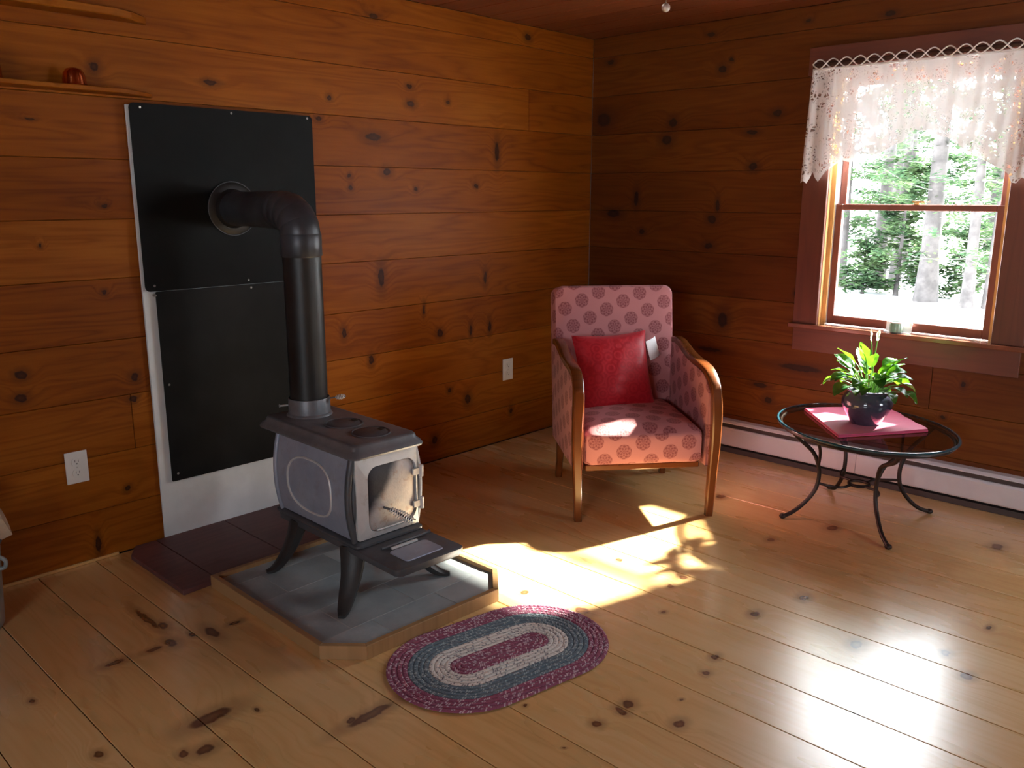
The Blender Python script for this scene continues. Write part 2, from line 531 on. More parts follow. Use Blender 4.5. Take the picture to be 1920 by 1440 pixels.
def tube(bm, pts, r, n=8, closed=False):
    pts = [Vector(p) for p in pts]
    m = len(pts)
    rs = r if isinstance(r, (list, tuple)) else [r] * m
    rings = []
    nrm = None
    for i, p in enumerate(pts):
        if closed:
            t = (pts[(i + 1) % m] - pts[i - 1]).normalized()
        else:
            t = (pts[min(i + 1, m - 1)] - pts[max(i - 1, 0)]).normalized()
        if nrm is None:
            nrm = t.orthogonal().normalized()
        nrm = (nrm - t * nrm.dot(t)).normalized()
        b = t.cross(nrm)
        rings.append([p + rs[i] * (math.cos(2 * math.pi * k / n) * nrm + math.sin(2 * math.pi * k / n) * b) for k in range(n)])
    return loft(bm, rings, closed=closed)


def sweep(bm, pts, sizes, side):
    """rectangular section (w along `side`, h across) swept through pts"""
    pts = [Vector(p) for p in pts]
    side = Vector(side).normalized()
    rings = []
    m = len(pts)
    for i, p in enumerate(pts):
        t = (pts[min(i + 1, m - 1)] - pts[max(i - 1, 0)]).normalized()
        b = t.cross(side).normalized()
        w, h = sizes[i] if isinstance(sizes, list) else sizes
        q = .72
        rings.append([p + side * a * w / 2 + b * c * h / 2 for a, c in
                      ((-1, -q), (-q, -1), (q, -1), (1, -q), (1, q), (q, 1), (-q, 1), (-1, q))])
    return loft(bm, rings)


def smooth_path(pts, n=6):
    """Catmull-Rom"""
    P = [Vector(p) for p in pts]
    P = [2 * P[0] - P[1]] + P + [2 * P[-1] - P[-2]]
    out = []
    for i in range(1, len(P) - 2):
        for k in range(n):
            t = k / n
            a, b, c, d = P[i - 1], P[i], P[i + 1], P[i + 2]
            out.append(.5 * ((2 * b) + (c - a) * t + (2 * a - 5 * b + 4 * c - d) * t * t + (3 * b - a - 3 * c + d) * t ** 3))
    out.append(P[-2])
    return out


def prism(bm, poly, z0, z1):
    loft(bm, [[(x, y, z0) for x, y in poly], [(x, y, z1) for x, y in poly]])


def rrect(hx, hy, r, n=5, cx=0., cy=0.):
    out = []
    for (sx, sy, a0) in ((1, 1, 0), (-1, 1, 90), (-1, -1, 180), (1, -1, 270)):
        for k in range(n + 1):
            a = R(a0 + 90 * k / n)
            out.append((cx + sx * (hx - r) + r * math.cos(a), cy + sy * (hy - r) + r * math.sin(a)))
    return out


def soft_box(bm, hx, hy, hz, r, crown=0., n=12, front=0.):
    bmesh.ops.create_cube(bm, size=2.)
    bmesh.ops.subdivide_edges(bm, edges=list(bm.edges), cuts=n, use_grid_fill=True)
    h = (hx, hy, hz)
    for v in bm.verts:
        u = v.co.copy()
        p = Vector((u[i] * h[i] for i in range(3)))
        q = Vector((max(-(h[i] - r), min(h[i] - r, p[i])) for i in range(3)))
        d = p - q
        if d.length > 1e-9:
            p = q + d.normalized() * r
        k = max(0, 1 - u.x ** 2) * max(0, 1 - u.y ** 2)
        if u.z > 0:
            p.z += crown * math.sqrt(k) * u.z
        if u.x > 0:
            p.x += front * (1 - u.y ** 2) * (1 - u.z ** 2) * u.x
        v.co = p


def xform(bm, m):
    bmesh.ops.transform(bm, matrix=m, verts=list(bm.verts))


def thing(name, label, cat, loc=(0, 0, 0), rz=0., group=None):
    o = bpy.data.objects.new(name, None)
    o.empty_display_size = .1
    COL.objects.link(o)
    o.location = loc
    o.rotation_euler = (0, 0, rz)
    tag(o, label, cat, group)
    return o


def tag(o, label=None, cat=None, group=None, kind=None):
    if label:
        o['label'] = label
    if cat:
        o['category'] = cat
    if group:
        o['group'] = group
    if kind:
        o['kind'] = kind
    return o


def copy_tree(o, parent=None):
    c = o.copy()
    COL.objects.link(c)
    c.parent = parent
    for ch in list(o.children):
        copy_tree(ch, c)
    return c


# ------------------------------------------------------------------ room shell
XR, YF, H = 5.2, -7.0, 2.45
WX0, WX1, WZ0, WZ1 = 1.593, 2.446, .812, 2.105          # window_1 opening
G = .0007

# floor: wide pine boards running along x
fl = bx('floor', (-.15, XR + .15, YF - .15, .15, -.12, -.024), M_DARK)
tag(fl, 'wide honey pine plank floor of the room', kind='structure')
ys = [0., -.06, -.29, -.52, -.745, -.975, -1.204, -1.447, -1.678, -1.91, -2.14, -2.366, -2.593, -2.822, -3.047, -3.271,
      -3.495, -3.717]
while ys[-1] > YF + .1:
    ys.append(ys[-1] - .227)
ys[-1] = YF
for i in range(len(ys) - 1):
    bx('floor_board', (.0, XR, ys[i + 1] + .0016, ys[i] - .0016, -.024, 0.), M_FLOOR, fl, bevel=.0012)

zs = [.004, .215, .445, .68, .915, 1.165, 1.40, 1.632, 1.867, 2.10, 2.335, H]


def wall_board(par, axis, a0, a1, z0, z1, mat):
    if axis == 'y':
        return bx('wall_board', (-.02, 0., a0 + .001, a1 - .001, z0 + G, z1 - G), mat, par, bevel=.0016)
    return bx('wall_board', (a0 + .001, a1 - .001, 0., .02, z0 + G, z1 - G), mat, par, bevel=.0016)


wl = bx('wall_left', (-.15, -.02, YF - .15, .15, -.02, H + .1), M_DARK)
tag(wl, 'left wall of amber varnished pine boards behind the stove', kind='structure')
cuts = {0: [-4.4], 1: [], 2: [-3.06, -.35], 3: [-4.9], 4: [-3.9], 5: [-2.2], 6: [-4.3], 7: [-3.9], 8: [-.60], 9: [-4.4], 10: [-2.4]}
for i in range(len(zs) - 1):
    c = [YF] + sorted(cuts.get(i, [])) + [0.]
    for a, b in zip(c, c[1:]):
        wall_board(wl, 'y', a, b, zs[i], zs[i + 1], M_LWALL)

bm = new()
box(bm, 0., WX0 - .045, .02, .15, -.02, H + .1)
box(bm, WX1 + .045, XR + .15, .02, .15, -.02, H + .1)
box(bm, WX0 - .045, WX1 + .045, .02, .15, -.02, WZ0 - .03)
box(bm, WX0 - .045, WX1 + .045, .02, .15, WZ1 + .03, H + .1)
wb = finish('wall_back', bm, M_DARK)
tag(wb, 'window wall of amber varnished pine boards behind the armchair', kind='structure')
cutb = {1: [3.2], 2: [2.2], 4: [], 8: [1.2], 9: [3.6]}
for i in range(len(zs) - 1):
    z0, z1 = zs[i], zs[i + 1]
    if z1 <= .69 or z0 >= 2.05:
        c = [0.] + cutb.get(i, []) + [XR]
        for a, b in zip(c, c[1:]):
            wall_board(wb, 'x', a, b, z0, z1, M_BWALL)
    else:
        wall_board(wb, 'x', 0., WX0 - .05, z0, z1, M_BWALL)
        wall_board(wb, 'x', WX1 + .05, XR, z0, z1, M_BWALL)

ce = bx('ceiling', (-.15, XR + .15, YF - .15, .15, H + .02, H + .14), M_DARK)
tag(ce, 'dark red pine board ceiling', kind='structure')
y = 0.
while y > YF + .05:
    y2 = max(YF, y - .19)
    bx('ceiling_board', (0., XR, y2 + .0015, y - .0015, H, H + .02), M_CEIL, ce, bevel=.003)
    y = y2

bs = bx('baseboard_left', (.0005, .011, -6.9, -3.175, .0005, .0125), M_JAMB, bevel=.002)
tag(bs, 'thin pale wood strip along the foot of the left wall', kind='structure')

# the two walls out of view, each with an added window for fill daylight
def wall_with_hole(name, label, axis, a0, a1, hole, pos, out):
    bm = new()
    h0, h1, z0, z1 = hole

    def q(b0, b1, c0, c1):
        p0, p1 = sorted((pos, pos + out))
        if axis == 'y':
            box(bm, p0, p1, b0, b1, c0, c1)
        else:
            box(bm, b0, b1, p0, p1, c0, c1)
    q(a0, h0, -.02, H + .1)
    q(h1, a1, -.02, H + .1)
    q(h0, h1, -.02, z0)
    q(h0, h1, z1, H + .1)
    o = finish(name, bm, M_OWALL)
    tag(o, label, kind='structure')
    return o


wall_with_hole('wall_right', 'right hand pine wall outside the picture', 'y', YF - .15, .0, (-1.18, -.40, .9, 1.9), XR, .15)
wall_with_hole('wall_front', 'pine wall behind the camera', 'x', 0., XR, (3.1, 4.6, .85, 2.05), YF, -.15)


def side_window(name, label, axis, h0, h1, z0, z1, pos, out):
    bm = new()
    s = .06

    def q(b, a0, a1, c0, c1, e=.03):
        p0, p1 = sorted((pos + out * .35, pos + out * .65))
        if axis == 'y':
            box(b, p0, p1, a0, a1, c0, c1)
        else:
            box(b, a0, a1, p0, p1, c0, c1)
    q(bm, h0, h0 + s, z0, z1)
    q(bm, h1 - s, h1, z0, z1)
    q(bm, h0 + s, h1 - s, z0, z0 + s)
    q(bm, h0 + s, h1 - s, z1 - s, z1)
    q(bm, (h0 + h1) / 2 - .03, (h0 + h1) / 2 + .03, z0 + s, z1 - s)
    o = finish(name, bm, M_SASH)
    tag(o, label, kind='structure')
    return o


side_window('fill_window_2', 'added fill window in the right wall outside the picture', 'y', -1.18, -.40, .9, 1.9, XR, .15)
side_window('fill_window_3', 'added fill window in the wall behind the camera', 'x', 3.1, 4.6, .85, 2.05, YF, -.15)

# unseen eave added over the window to shade the lace
ev = bx('shade_eave', (-.6, XR + .6, .15, .86, 2.40, 2.52), M_WHITE)
tag(ev, 'unseen white eave added above the window to shade the lace', kind='structure')
bx('shade_fascia', (-.6, XR + .6, .86, .885, 2.38, 2.56), M_WHITE, ev)

# ------------------------------------------------------------------ window_1
w1 = bpy.data.objects.new('window_1', None)
COL.objects.link(w1)
w1.location = (2.02, 0, WZ0)
tag(w1, 'double hung window with red stained casing behind the glass table', kind='structure')
O = Vector((2.02, 0, WZ0))


def wbx(name, d, mat, bevel=.002, parent=None):
    d = (d[0] - O.x, d[1] - O.x, d[2], d[3], d[4] - O.z, d[5] - O.z)
    return bx(name, d, mat, parent or w1, bevel=bevel)


wbx('side_casing', (1.457, WX0 - .002, -.022, 0., .812, 2.100), M_TRIMV)
wbx('side_casing', (WX1 + .002, 2.585, -.022, 0., .812, 2.100), M_TRIMV)
wbx('head_casing', (1.445, 2.60, -.026, 0., 2.102, 2.240), M_TRIM)
wbx('window_stool', (1.440, 2.602, -.050, .055, .788, .812), M_STOOL, .004)
wbx('window_apron', (1.462, 2.580, -.020, 0., .662, .786), M_TRIM)
wbx('side_jamb', (WX0 - .045, WX0, 0., .15, .812, 2.15), M_JAMB, 0)
wbx('side_jamb', (WX1, WX1 + .045, 0., .15, .812, 2.15), M_JAMB, 0)
wbx('head_jamb', (WX0, WX1, 0., .15, WZ1, 2.15), M_JAMB, 0)
wbx('outer_sill', (WX0, WX1, .056, .20, .770, .812), M_VINYL, 0)
for a, b in ((WX0, WX0 + .022), (WX1 - .022, WX1)):
    wbx('jamb_liner', (a, b, .045, .13, .812, WZ1), M_VINYL, 0)
    wbx('sash_stop', (a, b, .030, .044, .812, WZ1), M_JAMB, 0)


def sash(nm, y0, y1, z0, z1, st, bot, top, par):
    a, b = WX0 + .024, WX1 - .024
    s = bpy.data.objects.new(nm, None)
    COL.objects.link(s)
    s.parent = par
    wbx('sash_stile', (a, a + st, y0, y1, z0, z1), M_SASH, .003, s)
    wbx('sash_stile', (b - st, b, y0, y1, z0, z1), M_SASH, .003, s)
    wbx('bottom_rail', (a + st, b - st, y0, y1, z0, z0 + bot), M_SASH, .003, s)
    wbx('top_rail', (a + st, b - st, y0, y1, z1 - top, z1), M_SASH, .003, s)
    ym = (y0 + y1) / 2
    wbx('window_pane', (a + st - .004, b - st + .004, ym - .002, ym + .002, z0 + bot - .004, z1 - top + .004), M_PANE, 0, s)


sash('lower_sash', .050, .082, .816, 1.452, .034, .046, .030, w1)
sash('upper_sash', .090, .122, 1.424, WZ1 - .002, .034, .030, .055, w1)
lk = new()
lathe(lk, [(.0, 0), (.016, 0), (.016, .006), (.007, .010), (.007, .016), (0., .018)], 14, (2.02 - O.x, .064, 1.452 - O.z), cap=False)
box(lk, 2.0 - O.x, 2.06 - O.x, .056, .068, 1.462 - O.z, 1.470 - O.z)
finish('sash_lock', lk, M_JAMB, w1, smooth=True)

# ------------------------------------------------------------------ baseboard heater
ht = thing('baseboard_heater', 'long white baseboard heater under the window along the floor', 'heater', (.84, 0, 0))
L = XR - .86
bx('back_plate', (0, L, -.010, -.002, .018, .192), M_WHITE, ht)
bm = new()
prof = [(-.010, .192), (-.052, .192), (-.066, .182), (-.066, .176), (-.052, .186), (-.010, .186)]
loft(bm, [[(0, y, z) for y, z in prof], [(L, y, z) for y, z in prof]])
finish('top_hood', bm, M_WHITE, ht)
bx('fin_tube', (.01, L - .01, -.058, -.012, .112, .172), M_FIN, ht)
cx = [.012, 1.05, 1.985, 3.1, L - .012]
for a, b in zip(cx, cx[1:]):
    bm = new()
    prof = [(-.058, .152), (-.066, .150), (-.071, .140), (-.071, .052), (-.066, .044), (-.058, .042), (-.058, .048), (-.064, .056), (-.064, .140)]
    loft(bm, [[(a + .001, y, z) for y, z in prof], [(b - .001, y, z) for y, z in prof]])
    finish('cover_panel', bm, M_WHITE, ht)
bx('end_cap', (0, .012, -.073, -.002, .0, .195), M_WHITE, ht, bevel=.002)
bx('end_cap', (L - .012, L, -.073, -.002, .0, .195), M_WHITE, ht, bevel=.002)
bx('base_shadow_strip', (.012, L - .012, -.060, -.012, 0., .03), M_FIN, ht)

# ------------------------------------------------------------------ outlets
def outlet(loc, label):
    o = thing('wall_outlet', label, 'outlet', loc)
    bm = new()
    box(bm, 0, .006, -.043, .043, -.066, .066)
    finish('cover_plate', bm, M_PLASTIC, o, bevel=.0025, seg=2)
    for s in (-1, 1):
        bm = new()
        pts = [(math.cos(R(a)) * .0195, math.sin(R(a)) * .0195) for a in range(0, 360, 15)]
        pts = [(max(-.0165, min(.0165, p)) if False else p, max(-.0155, min(.0155, q))) for p, q in pts]
        loft(bm, [[(.006, p, q + s * .0235) for p, q in pts], [(.0085, p, q + s * .0235) for p, q in pts]])
        r = finish('receptacle', bm, M_PLASTIC, o)
        for dy in (-.0065, .0065):
            bx('slot', (.0085, .0088, dy - .0012, dy + .0012, s * .0235 - .001, s * .0235 + .0085), M_SLOT, r)
        bm = new()
        pts = [(math.cos(R(a)) * .003, math.sin(R(a)) * .003) for a in range(0, 360, 45)]
        loft(bm, [[(.0085, p, q + s * .0235 - .0075) for p, q in pts], [(.0088, p, q + s * .0235 - .0075) for p, q in pts]])
        finish('slot', bm, M_SLOT, r)
    bm = new()
    pts = [(math.cos(R(a)) * .003, math.sin(R(a)) * .003) for a in range(0, 360, 45)]
    loft(bm, [[(.006, p, q) for p, q in pts], [(.0075, p, q) for p, q in pts]])
    finish('screw', bm, M_SCREW, o)


outlet((0, -3.302, .418), 'white duplex outlet on the wall left of the stove')
outlet((0, -.782, .451), 'white duplex outlet on the wall between stove and armchair')

# ------------------------------------------------------------------ heat shield, backer board
bb = bx('backer_board', (.001, .013, -2.975, -2.135, .012, 1.845), M_BACKER, bevel=.002)
tag(bb, 'white cement backer board fixed to the wall behind the stove', 'board')
hs = thing('heat_shield', 'two black sheet metal heat shield panels behind the stovepipe', 'heat shield', (.013, -2.55, .27))
O2 = Vector((.013, -2.55, .27))


def shield(y0, y1, z0, z1, r, mat):
    pts = rrect((y1 - y0) / 2, (z1 - z0) / 2, r, 4, (y0 + y1) / 2 - O2.y, (z0 + z1) / 2 - O2.z)
    bm = new()
    loft(bm, [[(.012, a, b) for a, b in pts], [(.016, a, b) for a, b in pts]])
    return finish('shield_panel', bm, mat, hs)


shield(-2.969, -2.125, 1.102, 1.852, .02, M_SHIELD)
shield(-2.928, -2.115, .268, 1.100, .006, M_SHIELD2)
sc = [(-2.925, 1.835), (-2.53, 1.838), (-2.15, 1.84), (-2.93, 1.125), (-2.93, 1.085), (-2.5, 1.12), (-2.49, 1.085), (-2.16, 1.12),
      (-2.905, .70), (-2.14, .70), (-2.90, .30), (-2.14, .30)]
for (y, z) in sc:
    bm = new()
    pts = [(math.cos(R(a)) * .0055, math.sin(R(a)) * .0055) for a in range(0, 360, 40)]
    loft(bm, [[(.016, y - O2.y + p, z - O2.z + q) for p, q in pts], [(.0195, y - O2.y + p * .6, z - O2.z + q * .6) for p, q in pts]])
    finish('screw', bm, M_SCREW, hs)
    bm = new()
    lathe(bm, [(.007, 0), (.007, .012)], 8)
    xform(bm, Matrix.Translation((0, y - O2.y, z - O2.z)) @ Matrix.Rotation(R(90), 4, 'Y'))
    finish('spacer', bm, M_SCREW, hs)

# ------------------------------------------------------------------ hearth: red-brown slab and tiled pad
sl = thing('hearth_slab', 'dark red brown plank slab on the floor between wall and tiled pad', 'hearth', (.29, -2.6, 0))
for (a, b, c, d) in ((.015, .565, -3.163, -3.02), (.015, .565, -3.018, -2.70), (.015, .565, -2.698, -2.38), (.015, .565, -2.378, -2.15)):
    bm = new()
    if a == .015 and c == -3.163:
        prism(bm, [(.10, -3.163), (.572, -3.163), (.565, -3.02), (.0155, -3.02), (.0155, -3.11)], 0, .020)
        xform(bm, Matrix.Translation((-.29, 2.6, 0)))
    else:
        box(bm, a - .29, b - .29, c + 2.6, d + 2.6, 0, .020)
    finish('slab_plank', bm, M_MAHOG, sl, bevel=.002)

pad_o = [(.580, -3.055), (1.335, -3.065), (1.450, -2.958), (1.472, -2.362), (1.345, -2.238), (.580, -2.238)]
pc = (1.02, -2.65)
pad = thing('hearth_pad', 'slate tiled hearth pad with clipped corners and wood edging under the stove', 'hearth', (pc[0], pc[1], 0))
T = .022


def inset(poly, t):
    n = len(poly)
    out = []
    for i in range(n):
        p0, p1, p2 = Vector(poly[i - 1]), Vector(poly[i]), Vector(poly[(i + 1) % n])
        d1, d2 = (p1 - p0).normalized(), (p2 - p1).normalized()
        n1, n2 = Vector((-d1.y, d1.x)), Vector((-d2.y, d2.x))
        b = (n1 + n2).normalized()
        out.append(tuple(p1 + b * (t / max(.3, b.dot(n1)))))
    return out


pad_i = inset(pad_o, T)
for i in range(6):
    j = (i + 1) % 6
    bm = new()
    q = [(p[0] - pc[0], p[1] - pc[1]) for p in (pad_o[i], pad_o[j], pad_i[j], pad_i[i])]
    prism(bm, q, 0, .050)
    finish('edge_strip', bm, M_OAK, pad, bevel=.0015)
bm = new()
prism(bm, [(p[0] - pc[0], p[1] - pc[1]) for p in pad_i], .002, .0336)
finish('grout_bed', bm, M_GROUT, pad)


def clip(poly, cl):
    out = poly
    n = len(cl)
    for i in range(n):
        a, b = Vector(cl[i]), Vector(cl[(i + 1) % n])
        e = b - a
        nx = []
        for k in range(len(out)):
            p, q = Vector(out[k]), Vector(out[(k + 1) % len(out)])
            dp, dq = e.x * (p.y - a.y) - e.y * (p.x - a.x), e.x * (q.y - a.y) - e.y * (q.x - a.x)
            if dp >= 0:
                nx.append(tuple(p))
            if dp * dq < 0:
                t = dp / (dp - dq)
                nx.append(tuple(p + (q - p) * t))
        out = nx
        if len(out) < 3:
            return []
    return out


cl = inset(pad_o, T + .003)
xs = [.497, .697, .897, .097 + 1.0, 1.295, 1.495]
yo = [-2.78, -2.887, -2.70, -2.597, -2.80]
for i in range(5):
    y0 = yo[i] - .6
    while y0 < -2.2:
        pl = [(xs[i] + .002, y0 + .002), (xs[i + 1] - .002, y0 + .002), (xs[i + 1] - .002, y0 + .288), (xs[i] + .002, y0 + .288)]
        pl = clip(pl, cl)
        if pl:
            bm = new()
            prism(bm, [(p[0] - pc[0], p[1] - pc[1]) for p in pl], .0325, .0345 + random.uniform(-.0006, .0008))
            bmesh.ops.remove_doubles(bm, verts=list(bm.verts), dist=.0005)
            finish('slate_tile', bm, M_SLATE, pad)
        y0 += .29

# ------------------------------------------------------------------ wood stove
st = thing('wood_stove', 'grey cast iron box wood stove on splayed legs', 'stove', (.95, -2.632, .0352), R(-1.5))


def hw(z):
    k = (z - .39) / .16
    return .138 + .024 * max(0, 1 - k * k)


BX0, BX1 = -.305, .215
ringz = [.235 + (.555 - .235) * k / 12 for k in range(13)]
bm = new()
loft(bm, [[(x, y, z) for x, y in rrect((BX1 - BX0) / 2 - .006 + .014 * max(0, 1 - ((z - .39) / .16) ** 2), hw(z) - .008, .025, 3, (BX0 + BX1) / 2)] for z in ringz])
finish('firebox', bm, M_CASTD, st, smooth=True)


def curved_panel(name, fn, us, vs, mat, parent):
    """fn(u, v, layer) -> point; layer 0 outer, 1 inner"""
    bm = new()
    A = [[bm.verts.new(fn(u, v, 0)) for u in us] for v in vs]
    B = [[bm.verts.new(fn(u, v, 1)) for u in us] for v in vs]
    nu, nv = len(us), len(vs)
    for j in range(nv - 1):
        for i in range(nu - 1):
            bm.faces.new((A[j][i], A[j][i + 1], A[j + 1][i + 1], A[j + 1][i]))
            bm.faces.new((B[j][i], B[j + 1][i], B[j + 1][i + 1], B[j][i + 1]))
    for i in range(nu - 1):
        bm.faces.new((A[0][i], B[0][i], B[0][i + 1], A[0][i + 1]))
        bm.faces.new((A[-1][i], A[-1][i + 1], B[-1][i + 1], B[-1][i]))
    for j in range(nv - 1):
        bm.faces.new((A[j][0], A[j + 1][0], B[j + 1][0], B[j][0]))
        bm.faces.new((A[j][-1], B[j][-1], B[j + 1][-1], A[j + 1][-1]))
    return finish(name, bm, mat, parent, smooth=True)


lin = lambda a, b, n: [a + (b - a) * k / n for k in range(n + 1)]
for s in (-1, 1):
    sp = curved_panel('side_panel', lambda u, v, l: (u, s * (hw(v) + (.004 if l == 0 else -.006)), v),
                      lin(BX0 + .03, BX1 - .028, 12), lin(.242, .552, 12), M_CAST, st)
    # raised oval bead on the side
    bm = new()
    pts = []
    for k in range(64):
        a = 2 * math.pi * k / 64
        e = 2.6
        cxx, szz = math.cos(a), math.sin(a)
        u = -.045 + .150 * math.copysign(abs(cxx) ** (2 / e), cxx)
        v = .390 + .105 * math.copysign(abs(szz) ** (2 / e), szz)
        pts.append((u, s * (hw(v) + .0045), v))
    tube(bm, pts, .0050, 6, True)
    finish('raised_bead', bm, M_CASTF, sp, smooth=True)
    # rounded corner mouldings
    for xx, w in ((BX0 + .012, .012), (BX1 - .010, .013)):
        bm = new()
        tube(bm, [(xx, s * (hw(z) - .002), z) for z in ringz], w, 10)
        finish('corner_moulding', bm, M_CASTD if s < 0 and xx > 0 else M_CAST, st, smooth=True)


def fx(y, z):
    return BX1 + .012 + .022 * max(0, 1 - ((z - .39) / .17) ** 2) - .010 * (y / .14) ** 2


def outline(y0, y1, z0, z1, r, n=8):
    return rrect((y1 - y0) / 2, (z1 - z0) / 2, r, n, (y0 + y1) / 2, (z0 + z1) / 2)


oo = outline(-.138, .138, .240, .553, .012)
oi = outline(-.098, .122, .262, .512, .045)
bm = new()
rings = [[(fx(y, z) - .012, y, z) for y, z in oo], [(fx(y, z), y, z) for y, z in oo]]
mid = [[(o[0] * (1 - k) + i[0] * k, o[1] * (1 - k) + i[1] * k) for o, i in zip(oo, oi)] for k in (.35, .7)]
for mm in mid:
    rings.append([(fx(y, z), y, z) for y, z in mm])
rings += [[(fx(y, z), y, z) for y, z in oi], [(fx(y, z) - .020, y, z) for y, z in oi]]
loft(bm, rings, closed=True)
finish('front_frame', bm, M_CASTF, st, smooth=True)
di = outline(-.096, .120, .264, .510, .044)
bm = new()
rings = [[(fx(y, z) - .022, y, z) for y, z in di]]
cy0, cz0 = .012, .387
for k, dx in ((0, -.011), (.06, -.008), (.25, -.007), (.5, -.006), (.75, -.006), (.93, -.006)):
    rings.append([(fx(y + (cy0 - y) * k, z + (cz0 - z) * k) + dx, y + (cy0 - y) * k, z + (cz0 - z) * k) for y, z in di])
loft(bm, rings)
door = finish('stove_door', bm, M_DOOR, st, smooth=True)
# lip bead along the bottom of the door
bm = new()
tube(bm, [(fx(y, .268) - .002, y, .268 + .0 * y) for y in lin(-.06, .10, 8)], .0035, 6)
finish('door_bead', bm, M_CASTF, door, smooth=True)
for z in (.452, .325):
    bm = new()
    lathe(bm, [(.0, -.022), (.009, -.022), (.009, .022), (0., .022)], 12, (fx(.134, z) + .006, .142, z), cap=False)
    box(bm, fx(.12, z) - .004, fx(.12, z) + .006, .105, .142, z - .012, z + .012)
    finish('door_hinge', bm, M_CASTF, door, smooth=True)
# coil-spring handle
h0 = Vector((fx(-.035, .35) - .004, -.035, .352))
h1 = h0 + Vector((.030, .012, -.004))
h2 = h1 + Vector((.045, .062, -.048))
bm = new()
tube(bm, [h0, h1, h2], .0045, 8)
hd = finish('door_handle', bm, M_CASTD, door, smooth=True)
bm = new()
ax = (h2 - h1).normalized()
s1 = ax.orthogonal().normalized()
s2 = ax.cross(s1)
Ln = (h2 - h1).length
pts = []
for k in range(150):
    f = k / 149
    rr = .007 + .012 * math.sin(math.pi * min(1, f * .85 + .08)) ** 1.2 * (.4 + .6 * f)
    a = 2 * math.pi * 11 * f
    pts.append(h1 + ax * Ln * (f * 1.12 - .06) + s1 * rr * math.cos(a) + s2 * rr * math.sin(a))
tube(bm, pts, .0022, 5)
finish('spring_grip', bm, M_STEEL, hd, smooth=True)

# top plate with moulded rim, two cooking lids
bm = new()
tp = lambda hx, hy, r, z: [(x, y, z) for x, y in rrect(hx, hy, r, 5, -.085, 0.)]
loft(bm, [tp(.315, .145, .03, .548), tp(.336, .162, .035, .553), tp(.338, .164, .035, .560), tp(.330, .157, .034, .572),
          tp(.318, .147, .032, .580), tp(.314, .144, .03, .592), tp(.308, .139, .03, .598), tp(.296, .128, .026, .600)])
top = finish('top_plate', bm, M_CASTT, st, smooth=True)
for x in (-.060, .115):
    bm = new()
    lathe(bm, [(.0, .6005), (.074, .6005), (.074, .603), (.070, .6045), (.068, .6025), (.062, .6025), (.060, .604), (0., .604)], 36,
          (x, 0.012, 0), cap=False)
    ld = finish('cooking_lid', bm, M_CASTD, st, smooth=True)
    bm = new()
    box(bm, x - .014, x + .014, .052, .066, .6035, .607)
    finish('lifter_slot', bm, M_DARK, ld, bevel=.001)
bm = new()
loft(bm, [tp(.06, .012, .005, .6), tp(.06, .012, .005, .606)])
xform(bm, Matrix.Translation((.33 - .02, .075, -.015)))
bm.free()
bm = new()
lathe(bm, [(.092, .598), (.089, .605), (.083, .610), (.082, .668), (.081, .670), (.078, .670), (.076, .612)], 36, (-.285, 0, 0), cap=False)
finish('flue_collar', bm, M_CASTT, st, smooth=True)

# base rim and the front shelf
bm = new()
bp = lambda hx, hy, z, c=-.045: [(x, y, z) for x, y in rrect(hx, hy, .02, 4, c, 0.)]
loft(bm, [bp(.272, .140, .185), bp(.278, .146, .190), bp(.278, .147, .214), bp(.286, .153, .220), bp(.286, .153, .228), bp(.272, .143, .236)])
finish('base_rim', bm, M_CASTD, st, smooth=True)
shp = [(.18, -.150), (.448, -.153), (.462, -.148), (.472, -.132), (.476, .132), (.466, .149), (.452, .154), (.18, .150)]
bm = new()
loft(bm, [[(x * .985 + .004, y * .96, .186) for x, y in shp], [(x, y, .194) for x, y in shp], [(x, y, .212) for x, y in shp],
          [(x - .006, y * .96, .217) for x, y in shp]])
sh = finish('ash_shelf', bm, M_CASTD, st, smooth=True)
bm = new()
loft(bm, [[(x, y, .216) for x, y in rrect(.055, .085, .015, 4, .385, 0.)], [(x, y, .2205) for x, y in rrect(.053, .083, .015, 4, .385, 0.)]])
finish('draft_cover', bm, M_CAST, sh, smooth=True)
bm = new()
tube(bm, smooth_path([(.298, -.09, .224), (.305, -.03, .228), (.300, .03, .226), (.303, .085, .229), (.306, .125, .232)]), [.006] * 24 + [.009], 8)
finish('draft_rod', bm, M_CASTD, sh, smooth=True)
bm = new()
sweep(bm, [(.318, -.06, .222), (.318, .0, .222), (.318, .055, .222)], (.012, .008), (1, 0, 0))
finish('grate_key', bm, M_CASTF, sh, smooth=True)

